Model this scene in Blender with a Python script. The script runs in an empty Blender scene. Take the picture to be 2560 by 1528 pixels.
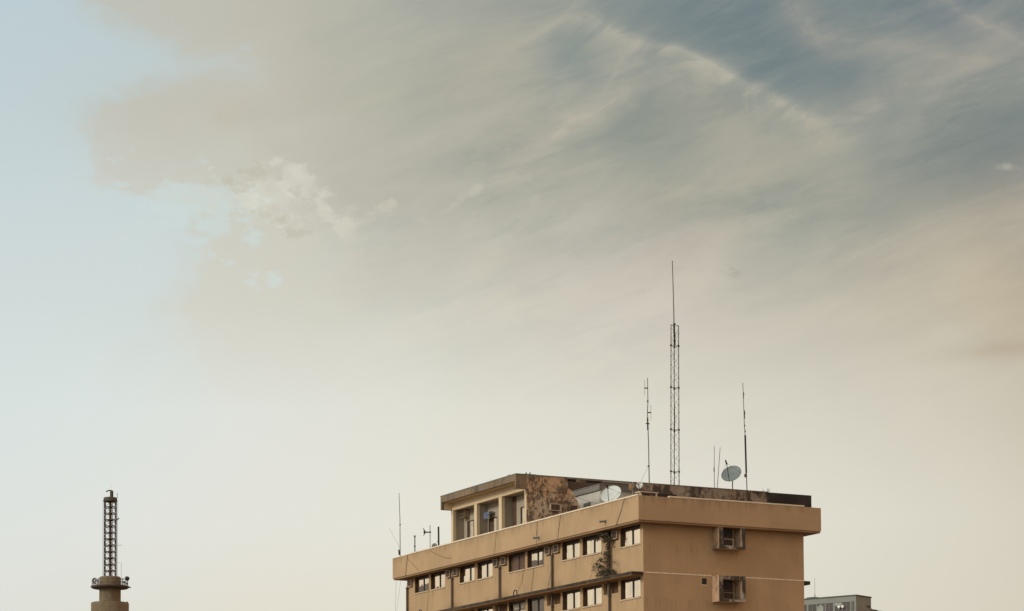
import bpy, math, random
from mathutils import Vector, Matrix, noise
random.seed(7)
R = math.radians
scene = bpy.context.scene

# ------------------------------------------------------------------ camera
cam_d = bpy.data.cameras.new('camera'); cam = bpy.data.objects.new('camera', cam_d)
scene.collection.objects.link(cam); scene.camera = cam
YAW, PITCH, ROLL, FPX = 0.476357, 0.053376, -0.005414, 5976.4
CAM = Vector((-72.2385, -122.7457, 1.7))
cam_d.sensor_width = 36.0; cam_d.lens = 36.0 * FPX / 2560.0
cam_d.shift_y = (1782.5-764.0)/2560.0; cam_d.clip_start = 0.5; cam_d.clip_end = 20000
fwd = Vector((math.cos(PITCH)*math.sin(YAW), math.cos(PITCH)*math.cos(YAW), math.sin(PITCH)))
rgt = Vector((math.cos(YAW), -math.sin(YAW), 0)); upv = rgt.cross(fwd)
rr = math.cos(ROLL)*rgt + math.sin(ROLL)*upv; uu = -math.sin(ROLL)*rgt + math.cos(ROLL)*upv
cam.matrix_world = Matrix(((rr.x, uu.x, -fwd.x, CAM.x), (rr.y, uu.y, -fwd.y, CAM.y), (rr.z, uu.z, -fwd.z, CAM.z), (0, 0, 0, 1)))

scene.view_settings.view_transform = 'Standard'
scene.view_settings.look = 'None'
scene.view_settings.exposure = 0.0
scene.view_settings.gamma = 1.0

# ------------------------------------------------------------------ sun
SUN_AZ, SUN_EL = R(-92), R(24)
sun_d = bpy.data.lights.new('sun', 'SUN'); sun_d.energy = 1.45; sun_d.angle = R(14); sun_d.color = (1.0, 0.93, 0.80)
sun = bpy.data.objects.new('sun', sun_d); scene.collection.objects.link(sun)
sdir = Vector((math.sin(SUN_AZ)*math.cos(SUN_EL), math.cos(SUN_AZ)*math.cos(SUN_EL), math.sin(SUN_EL)))
sun.rotation_euler = sdir.to_track_quat('Z', 'Y').to_euler()

# ------------------------------------------------------------------ node expression helper
class X:
    """A tiny expression layer over Math / VectorMath / Mix nodes."""
    nt = None
    def __init__(s, v): s.v = v
    @staticmethod
    def new(t): return X.nt.nodes.new(t)
    @staticmethod
    def put(sock, a):
        a = a.v if isinstance(a, X) else a
        if hasattr(a, 'links'): X.nt.links.new(a, sock)
        else: sock.default_value = a
    @staticmethod
    def m(op, *a, clamp=False):
        n = X.new('ShaderNodeMath'); n.operation = op; n.use_clamp = clamp
        for i, q in enumerate(a): X.put(n.inputs[i], q)
        return X(n.outputs[0])
    def __add__(s, o): return X.m('ADD', s, o)
    def __radd__(s, o): return X.m('ADD', o, s)
    def __sub__(s, o): return X.m('SUBTRACT', s, o)
    def __rsub__(s, o): return X.m('SUBTRACT', o, s)
    def __mul__(s, o): return X.m('MULTIPLY', s, o)
    def __rmul__(s, o): return X.m('MULTIPLY', o, s)
    def __truediv__(s, o): return X.m('DIVIDE', s, o)
def xyz(a, b, c=0.0):
    n = X.new('ShaderNodeCombineXYZ')
    for i, q in enumerate((a, b, c)): X.put(n.inputs[i], q)
    return X(n.outputs[0])
def sep(v):
    n = X.new('ShaderNodeSeparateXYZ'); X.put(n.inputs[0], v)
    return [X(o) for o in n.outputs]
def smooth(x, a, b, lo=0.0, hi=1.0):
    n = X.new('ShaderNodeMapRange'); n.interpolation_type = 'SMOOTHSTEP'
    for i, q in enumerate((x, a, b, lo, hi)): X.put(n.inputs[i], q)
    return X(n.outputs[0])
def lin(x, a, b, lo=0.0, hi=1.0):
    n = X.new('ShaderNodeMapRange')
    for i, q in enumerate((x, a, b, lo, hi)): X.put(n.inputs[i], q)
    return X(n.outputs[0])
def mixc(f, a, b):
    n = X.new('ShaderNodeMix'); n.data_type = 'RGBA'
    X.put(n.inputs[0], f); X.put(n.inputs[6], a); X.put(n.inputs[7], b)
    return X(n.outputs[2])
def mulc(a, b, f=1.0):
    n = X.new('ShaderNodeMix'); n.data_type = 'RGBA'; n.blend_type = 'MULTIPLY'
    X.put(n.inputs[0], f); X.put(n.inputs[6], a); X.put(n.inputs[7], b)
    return X(n.outputs[2])
def noise_n(vec, scale=1.0, detail=5.0, rough=0.55, dist=0.0, lac=2.0):
    n = X.new('ShaderNodeTexNoise'); X.put(n.inputs['Vector'], vec)
    n.inputs['Scale'].default_value = scale; n.inputs['Detail'].default_value = detail
    n.inputs['Roughness'].default_value = rough; n.inputs['Distortion'].default_value = dist
    n.inputs['Lacunarity'].default_value = lac
    return X(n.outputs['Fac'])
def s2l(c):
    return tuple((q/255/12.92 if q/255 <= .04045 else ((q/255+.055)/1.055)**2.4) for q in c) + (1.0,)
def ramp(x, stops, interp='LINEAR'):
    n = X.new('ShaderNodeValToRGB'); cr = n.color_ramp; cr.interpolation = interp
    while len(cr.elements) < len(stops): cr.elements.new(0.5)
    for e, (p_, c) in zip(cr.elements, stops): e.position = p_; e.color = c
    X.put(n.inputs[0], x); return X(n.outputs[0])

# ------------------------------------------------------------------ world: sky with cirrus
world = bpy.data.worlds.new('World'); scene.world = world; world.use_nodes = True
nt = world.node_tree; nt.nodes.clear(); X.nt = nt
DEG = 180/math.pi
tc = X.new('ShaderNodeTexCoord')
dx, dy, dz = sep(X(tc.outputs['Generated']))
AZC = 27.29
ca, sa = math.cos(R(AZC)), math.sin(R(AZC))
front = dx*sa + dy*ca                       # along the street view
side = dx*ca - dy*sa                        # to the right of it
u = X.m('ARCTAN2', side, front) * (DEG/1.032)       # azimuth in degrees from the middle of the cirrus field
v = X.m('ARCSINE', X.m('MAXIMUM', X.m('MINIMUM', dz, 0.9999), -0.9999)) * (DEG/1.0365)

# wisps run from lower left to upper right: rotate and stretch
ang = R(17)
ws = u*math.cos(ang) + v*math.sin(ang)
wt = v*math.cos(ang) - u*math.sin(ang)
n_warp = noise_n(xyz(ws*0.10, wt*0.26, 3.1), 1.0, 6, 0.6)
n_warp2 = noise_n(xyz(u*0.30, v*0.36, 8.7), 1.0, 5, 0.6)
n_fine = noise_n(xyz(ws*0.22, wt*0.95, 1.3), 1.0, 8, 0.62, 0.6)
n_soft = noise_n(xyz(ws*0.09, wt*0.34, 5.5), 1.0, 4, 0.5, 0.4)
hi = smooth(v, 7.5, 15.0)                   # the structure fades towards the horizon
uw = u + (n_warp-0.5)*hi*4.5 + (n_warp2-0.5)*hi*3.0
vw = v + (n_warp2-0.5)*hi*2.0 + (n_warp-0.5)*hi*1.6
UP = [-11.9, -9.6, -6.0, -2.7, 0.0, 3.0, 6.8, 10.4, 11.9]
ROWS = [
 (5.3,  [(224,225,218),(224,224,215),(227,223,209),(227,223,208),(227,223,208),(226,222,208),(222,218,203),(216,210,194),(213,207,190)]),
 (7.3,  [(223,227,223),(225,227,222),(228,227,218),(229,227,215),(229,227,213),(227,224,211),(224,221,208),(217,212,197),(212,206,190)]),
 (10.0, [(218,226,224),(220,227,224),(225,226,220),(226,225,213),(224,222,209),(222,219,205),(216,211,196),(209,202,185),(203,195,177)]),
 (12.1, [(210,220,219),(214,220,215),(211,212,200),(213,211,198),(211,207,193),(208,201,188),(206,199,183),(201,191,171),(191,178,155)]),
 (14.5, [(200,214,218),(204,214,213),(204,203,190),(186,183,169),(172,172,158),(170,168,152),(159,161,147),(163,159,145),(166,157,142)]),
 (16.8, [(191,209,215),(194,204,202),(194,190,175),(182,181,165),(165,164,150),(141,147,138),(124,136,134),(126,133,128),(119,130,128)]),
 (19.0, [(189,206,213),(191,198,193),(189,187,172),(178,178,165),(152,156,148),(124,137,137),(112,127,130),(116,127,130),(107,121,128)]),
]
fac = lin(uw, -12.0, 12.0)
base = None; pv = None
for el, cols in ROWS:
    c = ramp(fac, [((a+12)/24, s2l(k)) for a, k in zip(UP, cols)])
    if base is None: base = c
    else: base = mixc(lin(vw, pv, el), base, c)
    pv = el

# cirrus: brighten and warm the veil, darken the gaps between
side_amt = smooth(u, -7.0, 2.5)
amp = hi*(side_amt*0.85 + 0.15)
fib = noise_n(xyz(ws*0.8 + n_warp2*3.0, wt*3.2 + n_warp*7.0, 9.1), 1.0, 9, 0.66, 0.3)
veil = smooth(n_fine*0.55 + n_soft*0.45, 0.36, 0.66)
base = mixc((1.0-veil)*amp*0.21, base, s2l((92,112,120)))
base = mixc(veil*amp*0.24, base, s2l((205,196,176)))

base = mixc(smooth(fib, 0.42, 0.66)*amp*smooth(n_warp2, 0.36, 0.6)*0.12, base, s2l((206,198,180)))
base = mixc(smooth(fib, 0.52, 0.34)*amp*smooth(n_warp, 0.60, 0.42)*0.09, base, s2l((110,122,124)))

def seg_dist(px, py, ax, ay, bx, by):
    abx, aby = bx-ax, by-ay; L2 = abx*abx+aby*aby
    qx, qy = px-ax, py-ay
    t = X.m('MULTIPLY', qx*abx + qy*aby, 1.0/L2, clamp=False)
    t = X.m('MAXIMUM', X.m('MINIMUM', t, 1.0), 0.0)
    ex, ey = qx - t*abx, qy - t*aby
    return X.m('SQRT', ex*ex + ey*ey)
nj = noise_n(xyz(u*0.40, v*0.40, 2.2), 1.0, 2.5, 0.55)
nj2 = noise_n(xyz(u*0.40, v*0.40, 12.2), 1.0, 2.5, 0.55)
ju = u + (nj-0.5)*1.1; jv = v + (nj2-0.5)*0.8
wisp = noise_n(xyz(ws*0.7, wt*1.6, 6.6), 1.0, 7, 0.65, 0.8)
def streak(base, pts, width, amt, col, breakup=0.6, ends=True):
    d = None
    for (a, b) in zip(pts, pts[1:]):
        q = seg_dist(ju, jv, a[0], a[1], b[0], b[1])
        d = q if d is None else X.m('MINIMUM', d, q)
    mk = X.m('EXPONENT', X.m('MULTIPLY', d, -1.25/width))        # a cusp in the middle, long soft tails
    mk = mk*amt*(1.0-breakup + smooth(wisp*0.5+n_fine*0.5, 0.36, 0.66)*1.7*breakup)
    return mixc(X.m('MINIMUM', mk, 1.0), base, s2l(col))
def blob(base, cu, cv, ru, rv, amt, col, rot=0.0):
    a, b = u-cu, v-cv
    c_, s_ = math.cos(R(rot)), math.sin(R(rot))
    p_, q_ = (a*c_ + b*s_)*(1/ru), (b*c_ - a*s_)*(1/rv)
    d2 = p_*p_ + q_*q_
    mk = X.m('EXPONENT', d2*(-1.0))*amt*(0.35 + n_warp2*1.3)
    return mixc(X.m('MINIMUM', mk, 1.0), base, s2l(col))
BLUE = (106,121,126); WARM = (198,190,170)
base = blob(base, 1.5, 18.05, 0.75, 0.85, 0.85, (118,135,134), 35)
base = blob(base, 4.3, 18.3, 2.6, 0.7, 0.40, BLUE, -12)
base = blob(base, 7.4, 17.4, 1.9, 1.0, 0.60, BLUE, -30)
base = blob(base, 8.3, 16.5, 0.8, 0.6, 0.40, BLUE, 20)
base = blob(base, 10.3, 18.2, 1.0, 0.6, 0.55, (98,114,126))
base = blob(base, 3.0, 16.3, 0.9, 0.5, 0.45, (118,131,127), 20)
base = blob(base, 3.6, 15.6, 1.3, 0.5, 0.30, (132,142,136), 10)
base = blob(base, 11.2, 15.6, 1.8, 0.8, 0.50, (104,119,121), 15)
base = blob(base, 5.0, 16.3, 1.6, 0.7, 0.34, (172,165,147), -25)
base = blob(base, 6.2, 15.3, 2.0, 0.5, 0.28, (176,170,152), -12)
base = blob(base, 3.9, 13.4, 1.3, 0.5, 0.30, (200,182,168), 22)
base = blob(base, 1.2, 13.0, 2.2, 0.6, 0.22, (208,196,182), -10)
base = blob(base, 10.9, 12.4, 1.9, 0.8, 0.22, (206,190,164), -50)
base = blob(base, 11.8, 11.7, 1.0, 0.7, 0.10, (190,170,142), 40)
base = blob(base, 11.4, 11.0, 1.2, 0.22, 0.35, (172,152,125), 3)
S1 = [(1.2,19.05),(2.43,18.35),(3.46,18.04),(4.49,17.75),(5.32,17.42),(6.24,16.85),(6.95,16.20),(7.6,15.95)]
fr_ = ramp(lin(ju, 1.2, 7.6), [((a-1.2)/6.4, ((b-15)/5,)*3+(1,)) for a, b in S1])
fy = sep(fr_)[0]*5.0 + 15.0
dd = jv - fy
inr = smooth(u, 0.9, 2.2)*smooth(u, 9.0, 7.0)
below = smooth(dd, -0.03, -0.22)*X.m('EXPONENT', X.m('MINIMUM', dd, 0.0)*1.1)
above = smooth(dd, 0.0, 0.20)*X.m('EXPONENT', X.m('MAXIMUM', dd, 0.0)*(-1.0))
base = mixc(below*inr*0.50*(0.4+smooth(wisp, 0.35, 0.65)*0.9), base, s2l((180,174,156)))
base = mixc(above*inr*0.22, base, s2l((104,121,127)))
rid = X.m('EXPONENT', X.m('ABSOLUTE', dd+0.08)*(-6.5))*inr
base = mixc(rid*0.38*(0.45+smooth(wisp, 0.4, 0.62)*0.75), base, s2l((204,195,173)))
rid2 = X.m('EXPONENT', X.m('ABSOLUTE', dd+0.03)*(-14.0))*smooth(u, 3.2, 4.2)*smooth(u, 6.0, 5.0)
base = mixc(rid2*0.30, base, s2l((214,204,180)))
base = streak(base, [(0.1,15.6),(0.75,15.95),(1.39,16.3),(2.05,16.49),(2.8,16.95)], 0.34, 0.48, (196,186,168))
base = streak(base, [(1.49,18.9),(0.93,18.46),(0.36,18.0),(-0.5,17.4),(-1.6,16.9)], 0.50, 0.52, (182,176,159))
base = streak(base, [(2.0,16.6),(2.4,17.3),(2.75,17.9)], 0.36, 0.42, (180,175,160))
base = streak(base, [(6.66,18.8),(7.02,18.21),(7.84,17.92),(9.03,17.69),(10.4,17.45),(11.9,17.1)], 0.42, 0.46, (170,163,151))
base = streak(base, [(9.9,19.1),(10.98,18.3),(11.9,17.6)], 0.30, 0.48, (174,166,154))
base = streak(base, [(6.7,19.0),(7.2,18.3),(7.4,17.8)], 0.34, 0.40, (160,156,146))
base = streak(base, [(4.9,14.7),(6.3,15.35),(7.23,15.68),(7.88,15.92),(8.6,16.35)], 0.36, 0.46, (182,174,156))
base = streak(base, [(7.0,15.9),(9.4,16.9),(11.0,17.3)], 0.5, 0.32, (174,168,153))
base = streak(base, [(5.2,14.9),(4.0,14.5),(2.4,14.3)], 0.4, 0.22, (178,172,156))
base = streak(base, [(-4.5,15.3),(-2.2,15.9),(0.0,16.8),(1.2,17.4)], 0.42, 0.30, (192,187,170))
base = streak(base, [(-3.5,14.7),(-1.0,15.1),(1.0,15.8)], 0.30, 0.26, (196,190,173))
base = streak(base, [(8.4,13.0),(10.2,13.2),(12.0,13.9)], 0.5, 0.25, (190,178,160))

# left: blue wedge, beige lobes, pale holes and lit puffs at the edge of the veil
pn = noise_n(xyz(u*0.62, v*0.85, 4.4), 1.0, 9, 0.56, 0.15)
pn2 = noise_n(xyz(u*1.05, v*1.55, 7.4), 1.0, 9, 0.56, 0.15)
pn3 = noise_n(xyz(u*2.4, v*3.1, 1.7), 1.0, 7, 0.58, 0.1)
bil = X.m('ABSOLUTE', noise_n(xyz(u*1.7, v*2.2, 5.2), 1.0, 6, 0.55)-0.5)*4.0   # billows
N1 = (pn-0.5)*3.0; N2 = (pn2-0.5)*3.0; N3 = (pn3-0.5)*3.0
NM = N1*0.55 + N2*0.45; NS = N1*0.25 + N2*0.45 + N3*0.30
def region(cu, cv, ru, rv, rot=0.0):
    c_, s_ = math.cos(R(rot)), math.sin(R(rot))
    p_, q_ = (u-cu), (v-cv)
    a, b = (p_*c_ + q_*s_)*(1/ru), (q_*c_ - p_*s_)*(1/rv)
    return X.m('EXPONENT', (a*a + b*b)*(-1.0))
def sharp(base, reg, noise, thr, soft, amt, col):
    mk = smooth(noise + reg, thr, thr+soft)*smooth(reg, 0.05, 0.35)
    return mixc(mk*amt, base, s2l(col))
NM = N1*0.55 + N2*0.45; NS = N1*0.25 + N2*0.45 + N3*0.30
# the edge of the high veil: clear pale blue to the left of it, cream cloud to the right
EDGE = [(10.5,-7.0),(11.4,-7.6),(12.2,-7.9),(12.7,-7.45),(13.6,-7.3),(14.06,-7.55),(14.45,-7.6),(14.75,-9.6),(15.77,-10.1),(16.6,-9.7),(16.85,-8.9),(17.2,-8.0),(17.5,-7.6),(17.8,-8.1),(18.46,-9.4),(19.0,-10.4)]
ev = lin(v + (N1*0.30 + N3*0.14), 10.5, 19.0)
er = ramp(ev, [((a-10.5)/8.5, ((b+12)/6,)*3+(1,)) for a, b in EDGE])
ed = (sep(er)[0]*6.0 - 12.0) - u + (N2*0.55 + N3*0.22)
lowf = smooth(v, 9.5, 12.5)
BLU = ramp(lin(v, 9.8, 19.0), [(0.0, s2l((218,226,224))), (0.26, s2l((210,219,218))), (0.51, s2l((202,214,215))), (0.77, s2l((194,208,211))), (1.0, s2l((189,206,213)))])
CRM = ramp(lin(v, 9.8, 19.0), [(0.0, s2l((225,222,210))), (0.26, s2l((213,209,196))), (0.51, s2l((205,200,184))), (0.77, s2l((197,191,177))), (1.0, s2l((193,188,175)))])
crm = smooth(ed, 0.1, -0.5)*smooth(ed, -4.6, -1.4)*lowf
base = mixc(crm*0.50, base, CRM)
wd_ = lin(v, 14.2, 17.0, 1.3, 3.4)*lin(v, 12.0, 14.0, 2.0, 1.0)
base = mixc(smooth(ed/wd_, -0.22, 0.45)*lowf*0.80, base, BLU)
base = streak(base, [(-7.8,17.45),(-6.8,17.5),(-5.9,17.45)], 0.32, 0.6, (193,207,209), 0.4)
# pale blue-white gaps with crisp ragged edges
base = sharp(base, region(-8.6, 13.5, 2.4, 1.2, 18), NS, 0.80, 0.40, 0.60, (206,218,215))
base = sharp(base, region(-6.9, 14.4, 2.9, 1.25, -12), NS, 0.70, 0.30, 0.70, (204,218,216))
base = sharp(base, region(-5.9, 13.0, 1.8, 0.9, -20), NS, 0.95, 0.22, 0.60, (208,219,217))
base = sharp(base, region(-9.0, 15.5, 0.9, 0.35, 28), NS, 0.85, 0.2, 0.6, (203,217,216))
base = sharp(base, region(-7.3, 15.4, 0.6, 0.4, 0), NS, 0.85, 0.4, 0.5, (202,219,219))
base = sharp(base, region(-6.0, 17.95, 0.8, 0.24, 14), NS, 0.60, 0.70, 0.60, (189,211,216))
# cauliflower puffs, lit rims and shaded hollows
rp_ = region(-5.6, 14.6, 2.5, 1.15, -14)
base = sharp(base, rp_, N2*0.6 + N3*0.5, 0.75, 0.30, 0.60, (212,209,194))
base = sharp(base, rp_, N3*0.9 - N2*0.5, 0.95, 0.30, 0.55, (192,187,168))
base = sharp(base, rp_, N3*0.5 + bil*0.9 - 0.35, 0.85, 0.45, 0.55, (221,221,209))
base = sharp(base, region(-4.9, 14.95, 1.1, 0.45, -25), N2*0.5+N3*0.5, 0.55, 0.35, 0.55, (214,211,197))
# small bright scraps
for cu, cv, ru, rv, rot, am in ((-2.9,14.45,1.0,0.34,20,1.1),(-2.2,14.25,0.6,0.2,-20,0.5),(-1.15,14.65,1.1,0.24,34,0.6),(-3.8,13.72,1.1,0.2,12,0.5),(-3.7,14.4,0.5,0.35,50,0.45),(11.9,14.9,1.5,0.16,-14,0.40),(0.5,14.6,0.5,0.3,40,0.25)):
    base = sharp(base, region(cu, cv, ru, rv, rot), N2*0.6 + N3*0.5, 0.70, 0.75, am*0.85, (209,204,187))
base = sharp(base, region(5.1, 12.95, 0.7, 0.26, -18), N2*0.5 + N3*0.5, 0.75, 0.5, 0.55, (164,155,142))
base = sharp(base, region(6.6, 12.75, 0.8, 0.16, 20), N2*0.5 + N3*0.5, 0.75, 0.5, 0.35, (188,177,159))

# the rest of the sky dome: bright and blue-white to the west, dusty and warm to the south and east
west = smooth(dx*(-1.0), -0.45, 0.75)
outer = mixc(west, s2l((222,172,134)), s2l((232,236,234)))
zen = smooth(dz, 0.45, 0.95)
outer = mixc(zen, outer, s2l((196,198,196)))
wout = smooth(X.m('ABSOLUTE', u), 13.0, 38.0)
wup = smooth(v, 20.0, 42.0)
wt_all = X.m('MAXIMUM', wout, wup)
col = mixc(wt_all, base, outer)
sky = X.new('ShaderNodeTexSky'); sky.sky_type = 'NISHITA'; sky.sun_disc = False
sky.sun_elevation = SUN_EL; sky.sun_rotation = SUN_AZ; sky.air_density = 1.6; sky.dust_density = 4.0; sky.altitude = 10
bgs = X.new('ShaderNodeBackground'); nt.links.new(sky.outputs[0], bgs.inputs[0]); bgs.inputs[1].default_value = 0.09
bgc = X.new('ShaderNodeBackground'); X.put(bgc.inputs[0], col); bgc.inputs[1].default_value = 1.035
mx = X.new('ShaderNodeMixShader'); mx.inputs[0].default_value = 0.94
nt.links.new(bgs.outputs[0], mx.inputs[1]); nt.links.new(bgc.outputs[0], mx.inputs[2])
wo = X.new('ShaderNodeOutputWorld'); nt.links.new(mx.outputs[0], wo.inputs[0])
world.cycles.sampling_method = 'MANUAL'; world.cycles.sample_map_resolution = 512

# ------------------------------------------------------------------ mesh helpers
ZT_ = [(0,0),(17,16.418),(20,19.413),(22,21.408),(24,23.396),(26,25.373),(28,27.343),(30,29.306),(32,31.261),(34,33.208),(36,35.148),(38.2,37.272)]
SURVEY = None
def survey_block(q):                              # measured building coordinates -> metres
    z = q[2]
    for (a, fa), (b, fb) in zip(ZT_, ZT_[1:]):
        if z <= b or b == 38.2: z = fa + (fb-fa)*(z-a)/(b-a); break
    return Vector((-0.008 + 1.0183*q[0], 0.013 + 0.9415*q[1], z))
def survey_tower(q):
    z = q[2]*51.43/49.2 if q[2] < 49.2 else 51.43 + (q[2]-49.2)*1.0706
    return Vector((79.982 + (q[0]-70.684)*1.0425, 353.520 + (q[1]-344.548)*1.0425, z))
def sv(q): return SURVEY(q) if SURVEY else Vector(q)
class MB:
    def __init__(s): s.v = []; s.f = []; s.smooth = []
    def add(s, vs, fs, sm=False):
        o = len(s.v); s.v += [sv(q) for q in vs]; s.f += [tuple(i+o for i in f) for f in fs]; s.smooth += [sm]*len(fs)
    def box(s, x0, x1, y0, y1, z0, z1):
        s.add([(x0,y0,z0),(x1,y0,z0),(x1,y1,z0),(x0,y1,z0),(x0,y0,z1),(x1,y0,z1),(x1,y1,z1),(x0,y1,z1)],
              [(0,3,2,1),(4,5,6,7),(0,1,5,4),(1,2,6,5),(2,3,7,6),(3,0,4,7)])
        return s
    def obox(s, c, ax, ay, az, hx, hy, hz):      # oriented box
        c = Vector(c); vs = []
        for k in (-1, 1):
            for j, i in ((-1,-1),(-1,1),(1,1),(1,-1)):
                vs.append(c + ax*(i*hx) + ay*(j*hy) + az*(k*hz))
        s.add(vs, [(0,3,2,1),(4,5,6,7),(0,1,5,4),(1,2,6,5),(2,3,7,6),(3,0,4,7)]); return s
    def tube(s, pts, r, n=8, r2=None, cap=True):
        pts = [Vector(q) for q in pts]; r2 = r if r2 is None else r2
        vs = []; m = len(pts)
        for k, q in enumerate(pts):
            d = (pts[min(k+1, m-1)] - pts[max(k-1, 0)]).normalized()
            a = d.orthogonal().normalized() if k == 0 else (a - d*a.dot(d)).normalized()
            b = d.cross(a); rad = r + (r2-r)*k/max(1, m-1)
            vs += [q + (a*math.cos(2*math.pi*i/n) + b*math.sin(2*math.pi*i/n))*rad for i in range(n)]
        fs = [(k*n+i, k*n+(i+1) % n, (k+1)*n+(i+1) % n, (k+1)*n+i) for k in range(m-1) for i in range(n)]
        s.add(vs, fs, True)
        if cap:
            s.add(vs[:n], [tuple(reversed(range(n)))]); s.add(vs[-n:], [tuple(range(n))])
        return s
    def lathe(s, c, prof, n=32, axis=None):
        c = Vector(c); az = (Vector(axis) if axis else Vector((0,0,1))).normalized()
        ax = az.orthogonal().normalized(); ay = az.cross(ax); vs = []
        for (r, h) in prof: vs += [c + az*h + (ax*math.cos(2*math.pi*i/n) + ay*math.sin(2*math.pi*i/n))*r for i in range(n)]
        fs = [(k*n+i, k*n+(i+1) % n, (k+1)*n+(i+1) % n, (k+1)*n+i) for k in range(len(prof)-1) for i in range(n)]
        s.add(vs, fs, True); return s
    def prism(s, poly, d):                        # extrude polygon (3D points) by vector d
        n = len(poly); p = [Vector(q) for q in poly]; d = Vector(d)
        s.add(p + [q+d for q in p], [tuple(reversed(range(n))), tuple(range(n, 2*n))] + [(i, (i+1) % n, n+(i+1) % n, n+i) for i in range(n)])
        return s
WPOS = {}
def put(o, parent, w):
    w = Vector(w); WPOS[o] = w; scene.collection.objects.link(o)
    if parent is not None: o.parent = parent; o.location = w - WPOS[parent]
    else: o.location = w
SPLIT = {'recess_shade','reveal','coping','clamp','plaster_patch','side_arm','dipole','pillar','ledge','ledge_underside','string_course','wall_rib','guy_wire','pipe_collar','wing_roof'}
def pieces(mb):                                   # connected pieces of a mesh, each its own MB
    par = list(range(len(mb.v)))
    def find(a):
        while par[a] != a: par[a] = par[par[a]]; a = par[a]
        return a
    key = {}
    for i, q in enumerate(mb.v):
        k = (round(q.x, 5), round(q.y, 5), round(q.z, 5))
        if k in key: par[find(i)] = find(key[k])
        else: key[k] = i
    for f in mb.f:
        for a in f[1:]: par[find(a)] = find(f[0])
    grp = {}
    for f, sm in zip(mb.f, mb.smooth): grp.setdefault(find(f[0]), []).append((f, sm))
    out = []
    for fs in grp.values():
        m = MB(); idx = {}
        for f, sm in fs:
            nf = []
            for a in f:
                if a not in idx: idx[a] = len(m.v); m.v.append(mb.v[a])
                nf.append(idx[a])
            m.f.append(tuple(nf)); m.smooth.append(sm)
        out.append(m)
    return out
def obj(name, mb, mat, parent=None, label=None, cat=None, group=None, kind=None, bevel=0.0):
    if name in SPLIT and parent is not None:
        ps = [obj1(name, m, mat, parent, label, cat, group, kind, bevel) for m in pieces(mb)]
        return ps[0]
    return obj1(name, mb, mat, parent, label, cat, group, kind, bevel)
def obj1(name, mb, mat, parent=None, label=None, cat=None, group=None, kind=None, bevel=0.0):
    xs = [q.x for q in mb.v]; ys = [q.y for q in mb.v]; zs = [q.z for q in mb.v]
    w = Vector(((min(xs)+max(xs))/2, (min(ys)+max(ys))/2, min(zs)))
    me = bpy.data.meshes.new(name); me.from_pydata([tuple(q-w) for q in mb.v], [], mb.f); me.update()
    me.polygons.foreach_set('use_smooth', mb.smooth)
    me.materials.append(mat)
    o = bpy.data.objects.new(name, me); put(o, parent, w)
    if bevel:
        b = o.modifiers.new('bevel', 'BEVEL'); b.width = bevel; b.segments = 1; b.limit_method = 'ANGLE'
    for k, q in (('label', label), ('category', cat), ('group', group), ('kind', kind)):
        if q: o[k] = q
    return o
def thing(name, loc, label, cat, group=None):
    o = bpy.data.objects.new(name, None); o.empty_display_size = 0.5; put(o, None, sv(loc))
    o['label'] = label; o['category'] = cat
    if group: o['group'] = group
    return o

# ------------------------------------------------------------------ materials
def mat_new(name):
    m = bpy.data.materials.new(name); m.use_nodes = True; t = m.node_tree; t.nodes.clear(); X.nt = t
    b = t.nodes.new('ShaderNodeBsdfPrincipled'); o = t.nodes.new('ShaderNodeOutputMaterial')
    t.links.new(b.outputs[0], o.inputs[0]); return m, t, b
def pos():
    g = X.new('ShaderNodeNewGeometry'); return X(g.outputs['Position'])
def bump(b, h, strength=0.3, dist=0.02):
    n = X.new('ShaderNodeBump'); n.inputs['Strength'].default_value = strength; n.inputs['Distance'].default_value = dist
    X.put(n.inputs['Height'], h); X.nt.links.new(n.outputs[0], b.inputs['Normal'])
def scl(v, a, b, c):
    n = X.new('ShaderNodeVectorMath'); n.operation = 'MULTIPLY'; X.put(n.inputs[0], v); n.inputs[1].default_value = (a, b, c)
    return X(n.outputs[0])
def C4(c): return (c[0], c[1], c[2], 1.0)
def plain(name, c, rough=0.7, metal=0.0, var=0.15, sc=3.0):
    m, t, b = mat_new(name); n = noise_n(pos(), sc, 4)
    col = mixc(smooth(n, 0.3, 0.7), C4([q*(1-var) for q in c]), C4([min(1, q*(1+var)) for q in c]))
    X.put(b.inputs['Base Color'], col); b.inputs['Roughness'].default_value = rough; b.inputs['Metallic'].default_value = metal
    bump(b, noise_n(pos(), 40, 3), 0.15, 0.005)
    return m
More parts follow.
